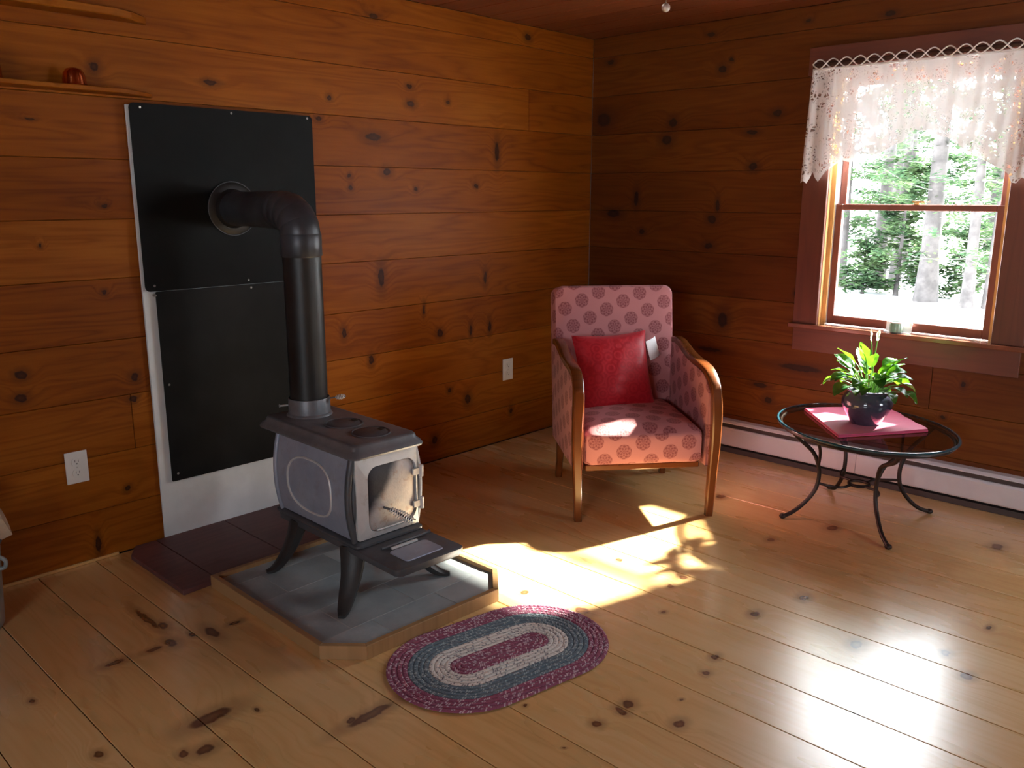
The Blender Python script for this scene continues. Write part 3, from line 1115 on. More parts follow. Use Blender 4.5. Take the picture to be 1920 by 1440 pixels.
for (sx, sy) in ((1, -1), (1, 1), (-1, -1), (-1, 1)):
    bx_, by_ = (.165 if sx > 0 else -.215), sy * .118
    kx = .105 if sx > 0 else -.035
    bm = new()
    pts = smooth_path([(bx_, by_, .200), (bx_ + kx * .10, by_ + sy * .014, .150), (bx_ + kx * .28, by_ + sy * .038, .095),
                       (bx_ + kx * .52, by_ + sy * .076, .040), (bx_ + kx * .76, by_ + sy * .108, .012), (bx_ + kx, by_ + sy * .134, .006)], 4)
    n = len(pts)
    rings = []
    dv = Vector((kx, sy * .134, 0)).normalized()
    sd = Vector((-dv.y, dv.x, 0))
    for i, p in enumerate(pts):
        f = i / (n - 1)
        w = .072 * (1 - f) ** .9 + .026
        d = .050 * (1 - f) + .014
        t = (pts[min(i + 1, n - 1)] - pts[max(i - 1, 0)]).normalized()
        b = t.cross(sd).normalized()
        rings.append([p + sd * a * w / 2 + b * c * d / 2 for a, c in
                      ((-1, -.5), (-.5, -1), (.5, -1), (1, -.5), (1, .5), (.5, 1), (-.5, 1), (-1, .5))])
    loft(bm, rings)
    for v in bm.verts:
        v.co.z = max(v.co.z, 0.)
    finish('stove_leg', bm, M_LEG, st, smooth=True)

# ------------------------------------------------------------------ stovepipe
P0 = Vector((.6651, -2.6245, .0))
sp = thing('stovepipe', 'black stovepipe rising from the stove and turning into the wall', 'stovepipe', (P0.x, P0.y, .655))
zb = .655
bm = new()
lathe(bm, [(.0765, 0), (.0765, .045), (.074, .047), (.074, .640)], 32, cap=False)
finish('lower_pipe_section', bm, M_PIPE, sp, smooth=True)
bm = new()
lathe(bm, [(.0742, 1.262 - zb), (.0785, 1.268 - zb), (.0785, 1.345 - zb), (.0760, 1.350 - zb)], 32, cap=False)
finish('upper_pipe_section', bm, M_PIPEG, sp, smooth=True)
# adjustable elbow: four mitred gores from vertical to the run into the wall
end = Vector((.016, -2.555, 1.436)) - Vector((P0.x, P0.y, zb))
hdir = Vector((end.x, end.y, 0)).normalized()
rad = .135
c0 = Vector((0, 0, 1.34 - zb))
zc = 1.436 - zb
path = []
top_z = zc - .0
arc_r = top_z - c0.z
steps = 4
elbow_pts = [c0]
for k in range(steps + 1):
    a = (k + .0) / steps * math.pi / 2
    elbow_pts.append(c0 + hdir * (rad * (1 - math.cos(a))) + Vector((0, 0, 1)) * (arc_r * math.sin(a)))
elbow_pts.append(elbow_pts[-1] + hdir * .05)
for i in range(len(elbow_pts) - 1):
    pass


def gore(pts, r, name, mat):
    """mitred round duct through pts; each straight piece its own ring pair"""
    rings = []
    m = len(pts)
    for i in range(m):
        t1 = (pts[i] - pts[i - 1]).normalized() if i else (pts[1] - pts[0]).normalized()
        t2 = (pts[i + 1] - pts[i]).normalized() if i < m - 1 else t1
        nb = (t1 + t2).normalized()
        side = Vector((-hdir.y, hdir.x, 0))
        u = side.cross(t1).normalized()
        ring = []
        for k in range(32):
            a = 2 * math.pi * k / 32
            q = pts[i] + r * (math.cos(a) * side + math.sin(a) * u)
            dd = (pts[i] - q).dot(nb) / t1.dot(nb)
            ring.append(q + t1 * dd)
        rings.append(ring)
    for i in range(m - 1):
        bm = new()
        a, b = rings[i], rings[i + 1]
        ca = sum((Vector(x) for x in a), Vector()) / 32
        cb = sum((Vector(x) for x in b), Vector()) / 32
        r2 = [[ca + (x - ca) * .985 for x in a], [ca * .92 + cb * .08 + ((x * .92 + y * .08) - (ca * .92 + cb * .08)) * 1.012 for x, y in zip(a, b)],
              [ca * .08 + cb * .92 + ((x * .08 + y * .92) - (ca * .08 + cb * .92)) * 1.012 for x, y in zip(a, b)],
              [cb + (x - cb) * .985 for x in b]]
        loft(bm, r2, False, False)
        finish(name, bm, mat, sp, smooth=True)


gore([elbow_pts[0] - Vector((0, 0, .004))] + elbow_pts[1:], .0755, 'elbow_gore', M_PIPEG)
bm = new()
e0 = elbow_pts[-1]
ln = (end - e0).length
tube(bm, [e0 + (end - e0) * k / 6 for k in range(7)], .073, 32)
finish('wall_run_pipe', bm, M_PIPEG, sp, smooth=True)
bm = new()
lathe(bm, [(.074, .035), (.080, .030), (.085, .008), (.112, .005), (.116, .001), (.112, -.001), (.080, .0)], 40, cap=False)
xform(bm, Matrix.Translation(end + Vector((.014, 0, 0))) @ Matrix.Rotation(R(90), 4, 'Y'))
finish('wall_collar', bm, M_PIPE, sp, smooth=True)
bm = new()
tube(bm, [end + Vector((.020, math.cos(R(a)) * .115, math.sin(R(a)) * .115)) for a in range(0, 360, 8)], .0022, 5, True)
finish('collar_wire', bm, M_CASTD, sp, smooth=True)
# damper with coil handle, and the far end of its rod
bm = new()
d0_ = Vector((.060, .045, .700 - zb))
dd = Vector((.68, .73, .12)).normalized()
tube(bm, [d0_, d0_ + dd * .075], .003, 6)
dh = finish('damper_rod', bm, M_CASTD, sp, smooth=True)
bm = new()
q1 = dd.orthogonal().normalized()
q2 = dd.cross(q1)
pts = [d0_ + dd * (.035 + .036 * k / 69) + (q1 * math.cos(k * .55) + q2 * math.sin(k * .55)) * (.006 + .004 * math.sin(math.pi * k / 69)) for k in range(70)]
tube(bm, pts, .0018, 5)
finish('damper_coil', bm, M_STEEL, dh, smooth=True)
bm = new()
e_ = Vector((-.055, -.062, .672 - zb))
tube(bm, [e_, e_ + Vector((-.012, -.028, .0)), e_ + Vector((-.014, -.034, 0))], [.004, .004, .007], 8)
finish('damper_rod', bm, M_STEEL, sp, smooth=True)

# ------------------------------------------------------------------ braided rug
rg = thing('braided_rug', 'oval braided rug in maroon, blue and cream in front of the hearth', 'rug', (1.742, -2.628, 0), R(79.5))
rows = 15
RW = .257 / rows
for i in range(rows):
    rc = RW * (i + .5)
    half = .138
    Lr = 4 * half + 2 * math.pi * rc
    n = int(Lr / .0062)
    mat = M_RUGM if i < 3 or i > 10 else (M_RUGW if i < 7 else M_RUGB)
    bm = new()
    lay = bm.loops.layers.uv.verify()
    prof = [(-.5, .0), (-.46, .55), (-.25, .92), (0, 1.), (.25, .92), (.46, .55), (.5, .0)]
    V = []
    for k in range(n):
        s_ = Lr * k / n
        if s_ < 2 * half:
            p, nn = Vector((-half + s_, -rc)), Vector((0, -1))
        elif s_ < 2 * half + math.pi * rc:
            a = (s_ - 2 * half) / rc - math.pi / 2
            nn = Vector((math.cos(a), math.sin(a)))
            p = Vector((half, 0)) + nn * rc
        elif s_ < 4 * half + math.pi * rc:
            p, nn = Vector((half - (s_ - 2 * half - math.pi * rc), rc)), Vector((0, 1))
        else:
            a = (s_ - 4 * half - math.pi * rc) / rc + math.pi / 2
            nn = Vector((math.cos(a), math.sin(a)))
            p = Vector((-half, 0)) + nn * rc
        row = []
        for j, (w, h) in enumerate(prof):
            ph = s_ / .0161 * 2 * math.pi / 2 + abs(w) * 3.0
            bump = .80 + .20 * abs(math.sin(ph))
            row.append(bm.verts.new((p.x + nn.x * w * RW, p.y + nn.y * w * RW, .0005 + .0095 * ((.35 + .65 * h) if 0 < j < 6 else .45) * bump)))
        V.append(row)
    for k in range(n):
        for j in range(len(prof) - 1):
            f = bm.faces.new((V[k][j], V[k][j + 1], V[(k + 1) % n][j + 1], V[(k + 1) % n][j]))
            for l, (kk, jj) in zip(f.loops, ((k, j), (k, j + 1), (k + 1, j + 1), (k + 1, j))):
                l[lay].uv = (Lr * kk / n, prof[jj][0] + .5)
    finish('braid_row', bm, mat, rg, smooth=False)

# ------------------------------------------------------------------ armchair
ch = thing('armchair', 'pink upholstered armchair with round medallions and curved wooden arms', 'armchair', (1.125, -1.083, 0), R(-39.5))
bm = new()
soft_box(bm, .305, .286, .085, .035, .035, 14, .012)
xform(bm, Matrix.Translation((.022, 0, .345)))
finish('seat', bm, M_FAB, ch, smooth=True, uv=True)
bm = new()
pts = rrect(.322, .40, .05, 6, 0, .40)
loft(bm, [[(-.055, y, z) for y, z in rrect(.305, .383, .04, 6, 0, .40)], [(-.045, y, z) for y, z in pts], [(.035, y, z) for y, z in pts],
          [(.05, y, z) for y, z in rrect(.312, .39, .045, 6, 0, .40)], [(.056, y, z) for y, z in rrect(.27, .35, .04, 6, 0, .40)]])
xform(bm, Matrix.Translation((-.285, 0, .235)) @ Matrix.Rotation(R(-9.5), 4, 'Y'))
finish('backrest', bm, M_FAB, ch, smooth=True, uv=True)
bm = new()
box(bm, -.27, .30, -.275, .275, .235, .263)
finish('seat_frame', bm, M_CHAIRW, ch, bevel=.004)
arm = [(-.285, .752), (-.235, .757), (-.16, .747), (-.06, .722), (.05, .706), (.15, .700), (.235, .684), (.295, .640), (.322, .570), (.330, .48), (.328, .36), (.325, .20), (.322, .0)]
for s in (-1, 1):
    yy = s * .325 if s > 0 else s * .312
    pth = smooth_path([(x, yy + s * .012 * math.sin(max(0, min(1, (z - .1) / .6)) * math.pi), z) for x, z in arm], 4)
    m = len(pth)
    sizes = []
    for p in pth:
        z = p.z
        if p.x < .3 and z > .55:
            sizes.append((.050, .034))
        else:
            f = max(0, min(1, z / .55))
            sizes.append((.034 + .014 * f, .036 + .014 * f))
    bm = new()
    sweep(bm, pth, sizes, (0, 1, 0))
    finish('arm_rail', bm, M_CHAIRW, ch, smooth=True)
    # upholstered side panel under the rail
    top = [(x, z - .014) for x, z in arm[:9]] + [(.312, .48), (.308, .36), (.305, .245)]
    us = lin(0, 1, 14)
    bm = new()
    A, B = [], []
    tops = smooth_path([(x, z, 0) for x, z in top], 3)
    for p in tops:
        xx, zz = p.x, p.y
        if zz < .245:
            zz = .245
        col = []
        for k in range(9):
            f = k / 8
            # fan from the low rear corner
            col.append((xx, .245 + (zz - .245) * f))
        A.append(col)
    rows_ = []
    for (off, puff) in ((.018, .010), (-.024, .012)):
        grid = []
        for col in A:
            r_ = []
            for k, (xx, zz) in enumerate(col):
                e = math.sin(math.pi * min(1, max(0, (zz - .24) / .5))) * math.sin(math.pi * min(1, max(0, (xx + .32) / .66)))
                o_ = off + math.copysign(puff * e, off)
                r_.append(bm.verts.new((min(xx, .312), yy + s * o_, zz)))
            grid.append(r_)
        rows_.append(grid)
    a, b = rows_
    nn_ = len(a)
    for i in range(nn_ - 1):
        for k in range(8):
            bm.faces.new((a[i][k], a[i + 1][k], a[i + 1][k + 1], a[i][k + 1]))
            bm.faces.new((b[i][k], b[i][k + 1], b[i + 1][k + 1], b[i + 1][k]))
        bm.faces.new((a[i][8], a[i + 1][8], b[i + 1][8], b[i][8]))
        bm.faces.new((a[i][0], b[i][0], b[i + 1][0], a[i + 1][0]))
    for i in (0, nn_ - 1):
        for k in range(8):
            bm.faces.new((a[i][k], a[i][k + 1], b[i][k + 1], b[i][k]))
    bmesh.ops.remove_doubles(bm, verts=list(bm.verts), dist=.0004)
    finish('side_panel', bm, M_FAB, ch, smooth=True, uv=True)
    bm = new()
    sweep(bm, smooth_path([(-.285, s * .283, .30), (-.290, s * .285, .22), (-.300, s * .288, .12), (-.325, s * .290, .0)], 4),
          [(.042, .046), (.042, .046), (.042, .046), (.042, .046), (.040, .044), (.040, .044), (.038, .042), (.038, .042), (.036, .040),
           (.034, .038), (.034, .036), (.032, .036), (.032, .034)], (0, 1, 0))
    finish('rear_leg', bm, M_CHAIRW, ch, smooth=True)

# throw pillow
pl_o = Matrix.Translation((1.125, -1.083, 0)) @ Matrix.Rotation(R(-39.5), 4, 'Z')


def pillow(name, h, thick, mat):
    bm = new()
    n = 22
    sides = []
    for s in (1, -1):
        g = []
        for i in range(n + 1):
            r_ = []
            for j in range(n + 1):
                u, v = -1 + 2 * i / n, -1 + 2 * j / n
                x = u * h * (1 - .075 * (1 - v * v))
                z = v * h * (1 - .075 * (1 - u * u))
                t_ = thick * (max(0, (1 - u * u) * (1 - v * v))) ** .42
                wr = .004 * math.sin(7 * u + 5 * v) * math.sin(9 * v - 3 * u) * (1 - u * u) * (1 - v * v)
                r_.append(bm.verts.new((s * (t_ + wr), x, z)))
            g.append(r_)
        sides.append(g)
        for i in range(n):
            for j in range(n):
                bm.faces.new((g[i][j], g[i + 1][j], g[i + 1][j + 1], g[i][j + 1]))
    bmesh.ops.remove_doubles(bm, verts=list(bm.verts), dist=.0008)
    return finish(name, bm, mat, smooth=True)


pw = pillow('throw_pillow', .205, .075, M_PILLOW)
tag(pw, 'red damask throw pillow leaning on the pink armchair back', 'pillow')
pw.matrix_world = pl_o @ Matrix.Translation((-.150, -.040, .612)) @ Matrix.Rotation(R(-20), 4, 'Y') @ Matrix.Rotation(R(4.5), 4, 'X') @ Matrix.Rotation(R(8), 4, 'Z')

bm = new()
A = []
for i in range(7):
    for_ = []
    for j in range(7):
        u, v = -.5 + i / 6, -.5 + j / 6
        for_.append((.010 * math.cos(3 * u) + .006 * v, u * .088, v * .105))
    A.append(for_)
vs = [[[bm.verts.new((p[0] + o_, p[1], p[2])) for p in r_] for r_ in A] for o_ in (0, -.0015)]
for i in range(6):
    for j in range(6):
        bm.faces.new((vs[0][i][j], vs[0][i + 1][j], vs[0][i + 1][j + 1], vs[0][i][j + 1]))
        bm.faces.new((vs[1][i][j], vs[1][i][j + 1], vs[1][i + 1][j + 1], vs[1][i + 1][j]))
for i in range(6):
    bm.faces.new((vs[0][i][0], vs[1][i][0], vs[1][i + 1][0], vs[0][i + 1][0]))
    bm.faces.new((vs[0][i][6], vs[0][i + 1][6], vs[1][i + 1][6], vs[1][i][6]))
    bm.faces.new((vs[0][0][i], vs[0][0][i + 1], vs[1][0][i + 1], vs[1][0][i]))
    bm.faces.new((vs[0][6][i], vs[1][6][i], vs[1][6][i + 1], vs[0][6][i + 1]))
pp = finish('white_slip', bm, M_BRIGHT, smooth=True)  # thin white slip beside the pillow
tag(pp, 'bright white slip tucked between pillow and armchair back', 'paper')
pp.matrix_world = pl_o @ Matrix.Translation((-.235, .185, .715)) @ Matrix.Rotation(R(38), 4, 'Z') @ Matrix.Rotation(R(-14), 4, 'Y') @ Matrix.Rotation(R(12), 4, 'X')

# ------------------------------------------------------------------ coffee table
tc = Vector((2.100, -.565, 0))
tb = thing('coffee_table', 'oval glass top coffee table on curved wrought iron legs', 'table', tc)
ER, EA, EB = R(-33.2), .440, .366
bm = new()
lathe(bm, [(.985, .440), (.985, .450)], 64, (0, 0, 0), EA, EB, ER)
finish('glass_top', bm, M_TABLEG, tb, smooth=True)
bm = new()
lathe(bm, [(.985, .4395), (.996, .4385), (1.012, .442), (1.015, .4455), (1.010, .449), (.996, .4518), (.985, .4508)], 72, (0, 0, 0), EA, EB, ER, cap=False)
vv = list(bm.verts)
n_ = 72
for k in range(n_):
    bm.faces.new((vv[k], vv[6 * n_ + k], vv[6 * n_ + (k + 1) % n_], vv[(k + 1) % n_]))
finish('glass_edge', bm, M_EDGEG, tb, smooth=True)
bm = new()
tube(bm, [(math.cos(a) * EA * .96 * math.cos(ER) - math.sin(a) * EB * .96 * math.sin(ER), math.cos(a) * EA * .96 * math.sin(ER) + math.sin(a) * EB * .96 * math.cos(ER), .430)
          for a in [2 * math.pi * k / 64 for k in range(64)]], .009, 8, True)
finish('top_ring', bm, M_IRONB, tb, smooth=True)
feet = [(1.858, -.831), (2.356, -.852), (2.341, -.282), (1.845, -.275)]
for (fx_, fy_) in feet:
    d = Vector((fx_ - tc.x, fy_ - tc.y, 0))
    rr = d.length
    d.normalize()
    # ring radius in this direction
    a = math.atan2(d.y, d.x) - ER
    rg_ = .96 * EA * EB / math.sqrt((EB * math.cos(a)) ** 2 + (EA * math.sin(a)) ** 2)
    prof = [(rg_ - .01, .428), (rg_ - .055, .385), (.235, .325), (.205, .260), (.198, .200), (.212, .140), (.255, .080), (.310, .034), (rr, .010)]
    bm = new()
    pth = smooth_path([d * r_ + Vector((0, 0, z_)) for r_, z_ in prof], 5)
    tube(bm, pth, .0095, 10)
    lg = finish('table_leg', bm, M_IRONB, tb, smooth=True)
    bm = new()
    bmesh.ops.create_uvsphere(bm, u_segments=12, v_segments=8, radius=.016)
    xform(bm, Matrix.Translation(d * rr + Vector((0, 0, .0125))) @ Matrix.Scale(.78, 4, (0, 0, 1)))
    finish('foot_knob', bm, M_IRONB, lg, smooth=True)
    # upper brace from the leg to the ring
    q = Vector((-d.y, d.x, 0))
    bm = new()
    pth = smooth_path([d * .205 + Vector((0, 0, .255)), d * .215 + q * .03 + Vector((0, 0, .33)), d * (.25) + q * .085 + Vector((0, 0, .39)), d * (rg_ * .80) + q * .15 + Vector((0, 0, .426))], 5)
    tube(bm, pth, .0075, 8)
    finish('leg_brace', bm, M_IRONB, tb, smooth=True)
    # S-curved stretcher to the middle
    bm = new()
    pth = smooth_path([d * .203 + Vector((0, 0, .175)), d * .16 + q * .030 + Vector((0, 0, .168)), d * .10 + q * .045 + Vector((0, 0, .165)), d * .045 + q * .012 + Vector((0, 0, .165))], 5)
    tube(bm, pth, .0065, 8)
    finish('stretcher', bm, M_IRONB, tb, smooth=True)
bm = new()
tube(bm, [(math.cos(a) * .045, math.sin(a) * .045, .165) for a in [2 * math.pi * k / 24 for k in range(24)]], .0075, 8, True)
finish('stretcher_ring', bm, M_IRONB, tb, smooth=True)

# folded red cloth on the glass
cl4 = [(1.772, -.492), (2.100, -.858), (2.357, -.480), (2.048, -.168)]
ctr = Vector((2.07, -.50, 0))
cz = .4525


def quad(u, v):
    a, b, c, d = (Vector(p) for p in cl4)
    return a * (1 - u) * (1 - v) + b * u * (1 - v) + c * u * v + d * (1 - u) * v


cl_o = thing('folded_cloth', 'folded red cloth lying under the plant pot on the glass table', 'cloth', (ctr.x, ctr.y, cz))
for lyr, (h0_, h1_, sh_) in enumerate(((0., .006, 0.), (.0065, .013, .012))):
    bm = new()
    n = 14
    lay = []
    for zz in (h0_, h1_):
        g = []
        for i in range(n + 1):
            r_ = []
            for j in range(n + 1):
                u, v = sh_ * .5 + (1 - sh_) * i / n, sh_ * .5 + (1 - sh_) * j / n
                p = quad(u, v)
                w = .0012 * math.sin(11 * u + 4 * v) * math.sin(8 * v) if zz == h1_ and lyr else 0
                jag = .004 * math.sin(23 * u) * (1 if j == n else 0)
                r_.append(bm.verts.new((p.x - ctr.x + jag, p.y - ctr.y, zz + w)))
            g.append(r_)
        lay.append(g)
    for i in range(n):
        for j in range(n):
            for g in lay:
                bm.faces.new((g[i][j], g[i + 1][j], g[i + 1][j + 1], g[i][j + 1]))
    e0, e1 = lay
    for i in range(n):
        for q in (0, n):
            bm.faces.new((e0[i][q], e0[i + 1][q], e1[i + 1][q], e1[i][q]))
            bm.faces.new((e0[q][i], e0[q][i + 1], e1[q][i + 1], e1[q][i]))
    finish('cloth_layer', bm, M_CLOTH, cl_o, smooth=True)

# potted plant
pz = cz + .0145
pt = thing('potted_plant', 'leafy green plant in a dark blue glazed pot on the red cloth', 'plant', (2.105, -.575, pz))
bm = new()
lathe(bm, [(0., .0), (.062, .0), (.068, .006), (.080, .030), (.100, .062), (.112, .092), (.111, .112), (.100, .132), (.088, .144), (.087, .149),
           (.097, .157), (.098, .161), (.092, .163), (.080, .150), (.080, .120), (0., .118)], 40, cap=False)
finish('flower_pot', bm, M_POT, pt, smooth=True)
bm = new()
lathe(bm, [(0., .1295), (.0795, .1285), (.0795, .120)], 24, cap=False)
finish('potting_soil', bm, M_SOIL, pt)


def leaf(base, az, reach, rise, length, width, droop, mat=None, nm='leaf'):
    """stem arcs from base, blade continues along it"""
    d = Vector((math.cos(az), math.sin(az), 0))
    q = Vector((-d.y, d.x, 0))
    b = Vector(base)
    tip = b + d * reach + Vector((0, 0, rise))
    ctrl = b + d * reach * .35 + Vector((0, 0, rise * .85))
    pts = [b * (1 - t) ** 2 + ctrl * 2 * t * (1 - t) + tip * t * t for t in [k / 6 for k in range(7)]]
    bm = new()
    tube(bm, pts, .0026, 5)
    stm = finish('leaf_stem', bm, M_STEM, pt, smooth=True)
    t0 = (pts[-1] - pts[-2]).normalized()
    el = math.asin(max(-1, min(1, t0.z)))
    bm = new()
    spine = [tip]
    n = 9
    for k in range(n):
        e = el - droop * (k / n)
        spine.append(spine[-1] + (d * math.cos(e) + Vector((0, 0, 1)) * math.sin(e)) * length / n)
    rows_ = []
    tw = random.uniform(-.45, .45)
    for k, p in enumerate(spine):
        f = k / n
        w = width * (math.sin(math.pi * min(1, f * .93 + .05)) ** .8) * (1 - .35 * f)
        e = el - droop * f
        up_ = (-d * math.sin(e) + Vector((0, 0, 1)) * math.cos(e))
        qq = (q * math.cos(tw) + up_ * math.sin(tw))
        uu = (up_ * math.cos(tw) - q * math.sin(tw))
        rows_.append([bm.verts.new(p + qq * w * a + uu * (abs(a) * w * .30 + .003 * math.sin(9 * f + 4 * a))) for a in (-1, -.55, 0, .55, 1)])
    for k in range(n):
        for j in range(4):
            bm.faces.new((rows_[k][j], rows_[k][j + 1], rows_[k + 1][j + 1], rows_[k + 1][j]))
    finish(nm, bm, mat or M_LEAF, pt, smooth=True)
    return stm


rl = random.Random(21)
for k in range(40):
    az = k * 2.39996 + rl.uniform(-.2, .2)
    f = k / 39
    reach = .030 + .080 * (1 - f) + rl.uniform(-.01, .02)
    rise = .040 + .085 * f + rl.uniform(-.015, .015)
    leaf((.030 * math.cos(az), .030 * math.sin(az), .128), az, reach, rise, rl.uniform(.080, .108), rl.uniform(.030, .041),
         rl.uniform(.7, 1.5) if f < .75 else rl.uniform(.1, .5))
for az, reach, rise in ((3.6, .05, .150), (2.4, .045, .135), (5.2, .035, .145), (.4, .05, .13), (4.4, .02, .165)):
    leaf((.015 * math.cos(az), .015 * math.sin(az), .128), az, reach, rise, .105, .033, .25)
for az, reach, rise in ((3.0, .018, .255), (5.6, .020, .262)):
    leaf((.01, .0, .128), az, reach, rise, .055, .012, -.2, M_BLOOM, 'bloom')

# ------------------------------------------------------------------ lace valance and rod
va = thing('lace_valance', 'scalloped white lace valance across the top of the window', 'curtain', (2.04, -.045, 2.15))
VO = Vector((2.04, -.045, 2.15))
prof = [(1.462, 1.560), (1.478, 1.572), (1.492, 1.558), (1.515, 1.618), (1.535, 1.592), (1.556, 1.566), (1.58, 1.598), (1.603, 1.628), (1.64, 1.652), (1.675, 1.672), (1.712, 1.662),
        (1.75, 1.668), (1.80, 1.70), (1.85, 1.692), (1.885, 1.715), (1.93, 1.742), (1.965, 1.748), (1.99, 1.785), (2.015, 1.808), (2.05, 1.797), (2.085, 1.803), (2.13, 1.775), (2.17, 1.765), (2.21, 1.728),
        (2.25, 1.71), (2.30, 1.672), (2.34, 1.655), (2.385, 1.628), (2.42, 1.612), (2.442, 1.592), (2.46, 1.556), (2.48, 1.552), (2.50, 1.578), (2.53, 1.556), (2.555, 1.60), (2.58, 1.558), (2.60, 1.552)]


def bot(x):
    for (a, za), (b, zb_) in zip(prof, prof[1:]):
        if a <= x <= b:
            return za + (zb_ - za) * (x - a) / (b - a)
    return prof[0][1] if x < prof[0][0] else prof[-1][1]


bm = new()
nx, nz = 230, 26
V = []
for i in range(nx + 1):
    x0 = 1.478 + (2.588 - 1.478) * i / nx
    xb = 1.462 + (2.600 - 1.462) * i / nx
    col = []
    for j in range(nz + 1):
        f = j / nz
        x = x0 + (xb - x0) * f
        zt, zbm = 2.128, bot(xb)
        edge = 1.0 if (x < 1.60 or x > 2.44) else .45
        yy = edge * (.010 * math.sin(x * 62 + 2 * f) + .006 * math.sin(x * 117 + 1)) * (.35 + .65 * f)
        col.append(bm.verts.new((x - VO.x, yy - .012 * f, zt + (zbm - zt) * f - VO.z)))
    V.append(col)
for i in range(nx):
    for j in range(nz):
        bm.faces.new((V[i][j], V[i][j + 1], V[i + 1][j + 1], V[i + 1][j]))
finish('lace_panel', bm, M_LACE, va, smooth=True)
bm = new()
tube(bm, [(1.478 + 1.11 * k / 60 - VO.x, .002 * math.sin(k), 2.127 - VO.z) for k in range(61)], .006, 6)
finish('heading_tape', bm, M_THREAD, va, smooth=True)
for s in (1, -1):
    bm = new()
    tube(bm, [(1.482 + 1.10 * k / 320 - VO.x, -.016 - .003 * s * math.cos(k * math.pi / 20), s * .022 * math.sin(k * math.pi / 20)) for k in range(321)], .0035, 5)
    finish('heading_loops', bm, M_THREAD, va, smooth=True)
rd = thing('curtain_rod', 'dark wooden curtain rod threaded through the lace heading', 'curtain rod', (2.04, -.045, 2.15))
bm = new()
tube(bm, [(-.560, 0, 0), (.565, 0, 0)], .0115, 12)
finish('rod', bm, M_ROD, rd, smooth=True)
for x in (-.555, .56):
    bm = new()
    box(bm, x - .008, x + .008, -.006, .019, -.016, .016)
    finish('rod_bracket', bm, M_ROD, rd, bevel=.002)

# jar on the stool
jr = thing('glass_jar', 'small green glass jar with white sun glare block on window stool', 'jar', (2.005, .022, .812))
bm = new()
lathe(bm, [(0, .0038), (.028, .0038), (.031, .007), (.031, .050), (.029, .054), (.027, .054), (.027, .009), (0, .008)], 24, (0, -.029, 0), cap=False)
finish('jar_body', bm, M_GREENG, jr, smooth=True)
bm = new()
lathe(bm, [(.0272, .050), (.0325, .051), (.0325, .058), (.027, .059)], 24, (0, -.029, 0), cap=False)
finish('jar_rim', bm, M_VINYL, jr, smooth=True)
bm = new()
box(bm, -.062, .064, .006, .018, 0, .052)
box(bm, -.062, .064, -.030, .018, 0, .0035)
finish('glare_block', bm, M_BRIGHT, jr, bevel=.0015)  # white block put in for sun glare on the sash rail

# ------------------------------------------------------------------ wall shelves with copper cups
def shelf(z, label, th):
    bm = new()
    pts = [(.001, YF + .4), (.105, YF + .4), (.105, -3.02), (.075, -2.945), (.001, -2.856)]
    prism(bm, pts, -th, 0)
    o = finish('wall_shelf', bm, M_LWALL, bevel=.003)
    o.location = (0, 0, z)
    tag(o, label, 'shelf')
    return o


shelf(1.893, 'long narrow pine shelf holding the copper cups on the left wall', .018)
shelf(2.182, 'uppermost narrow pine shelf above the one with copper cups', .030)


def cup(loc, r, h, label):
    o = thing('copper_cup', label, 'cup', loc)
    bm = new()
    lathe(bm, [(r * 1.04, 0), (r, .003), (r * .97, h * .35), (r * .86, h * .7), (r * .62, h * .93), (r * .3, h), (0, h), ], 28, cap=False)
    finish('cup_body', bm, M_COPPER, o, smooth=True)
    bm = new()
    tube(bm, [(math.cos(R(a)) * r * 1.04, math.sin(R(a)) * r * 1.04, .002) for a in range(0, 360, 12)], .002, 5, True)
    finish('cup_lip', bm, M_COPPER, o, smooth=True)


cup((.062, -3.176, 1.893), .042, .062, 'upturned copper cup on the shelf above left of the heat shield')
cup((.062, -3.462, 1.893), .044, .098, 'taller copper cup at the left edge of the picture on the shelf')

# ------------------------------------------------------------------ pull chain
pcn = thing('pull_chain', 'frosted ball pull chain hanging from the ceiling', 'pull chain', (1.62, -1.62, 2.178))
bm = new()
bmesh.ops.create_uvsphere(bm, u_segments=16, v_segments=12, radius=.0165)
finish('pull_ball', bm, M_CRYSTAL, pcn, smooth=True)
bm = new()
for k in range(26):
    mt = Matrix.Translation((0, 0, .019 + k * .0095))
    bmesh.ops.create_icosphere(bm, subdivisions=1, radius=.0035, matrix=mt)
box(bm, -.001, .001, -.001, .001, .015, H - 2.178)
o = finish('bead_chain', bm, M_SCREW, pcn, smooth=True)
bm = new()
lathe(bm, [(0, H - 2.178), (.03, H - 2.178), (.028, H - 2.19), (.008, H - 2.198), (0, H - 2.198)], 16, cap=False)
finish('ceiling_cap', bm, M_SCREW, pcn, smooth=True)

# ------------------------------------------------------------------ firewood tub at the left edge
tub = thing('metal_tub', 'galvanised metal tub standing on the floor at the left edge', 'tub', (.235, -3.865, 0))
bm = new()
lathe(bm, [(0, 0), (.175, 0), (.180, .004), (.190, .20), (.196, .30), (.200, .305), (.196, .310), (.190, .304), (.184, .20), (.172, .01), (0, .008)], 40, cap=False)
finish('tub_body', bm, M_GALV, tub, smooth=True)
bm = new()
tube(bm, [(.197 * math.cos(R(a)), .197 * math.sin(R(a)), .305) for a in range(0, 360, 10)], .006, 8, True)
finish('tub_rim', bm, M_CASTD, tub, smooth=True)
bm = new()
tube(bm, smooth_path([(.13, .145, .23), (.15, .168, .235), (.155, .172, .26), (.14, .158, .275)], 4), .007, 8)
finish('tub_handle', bm, M_GALV, tub, smooth=True)


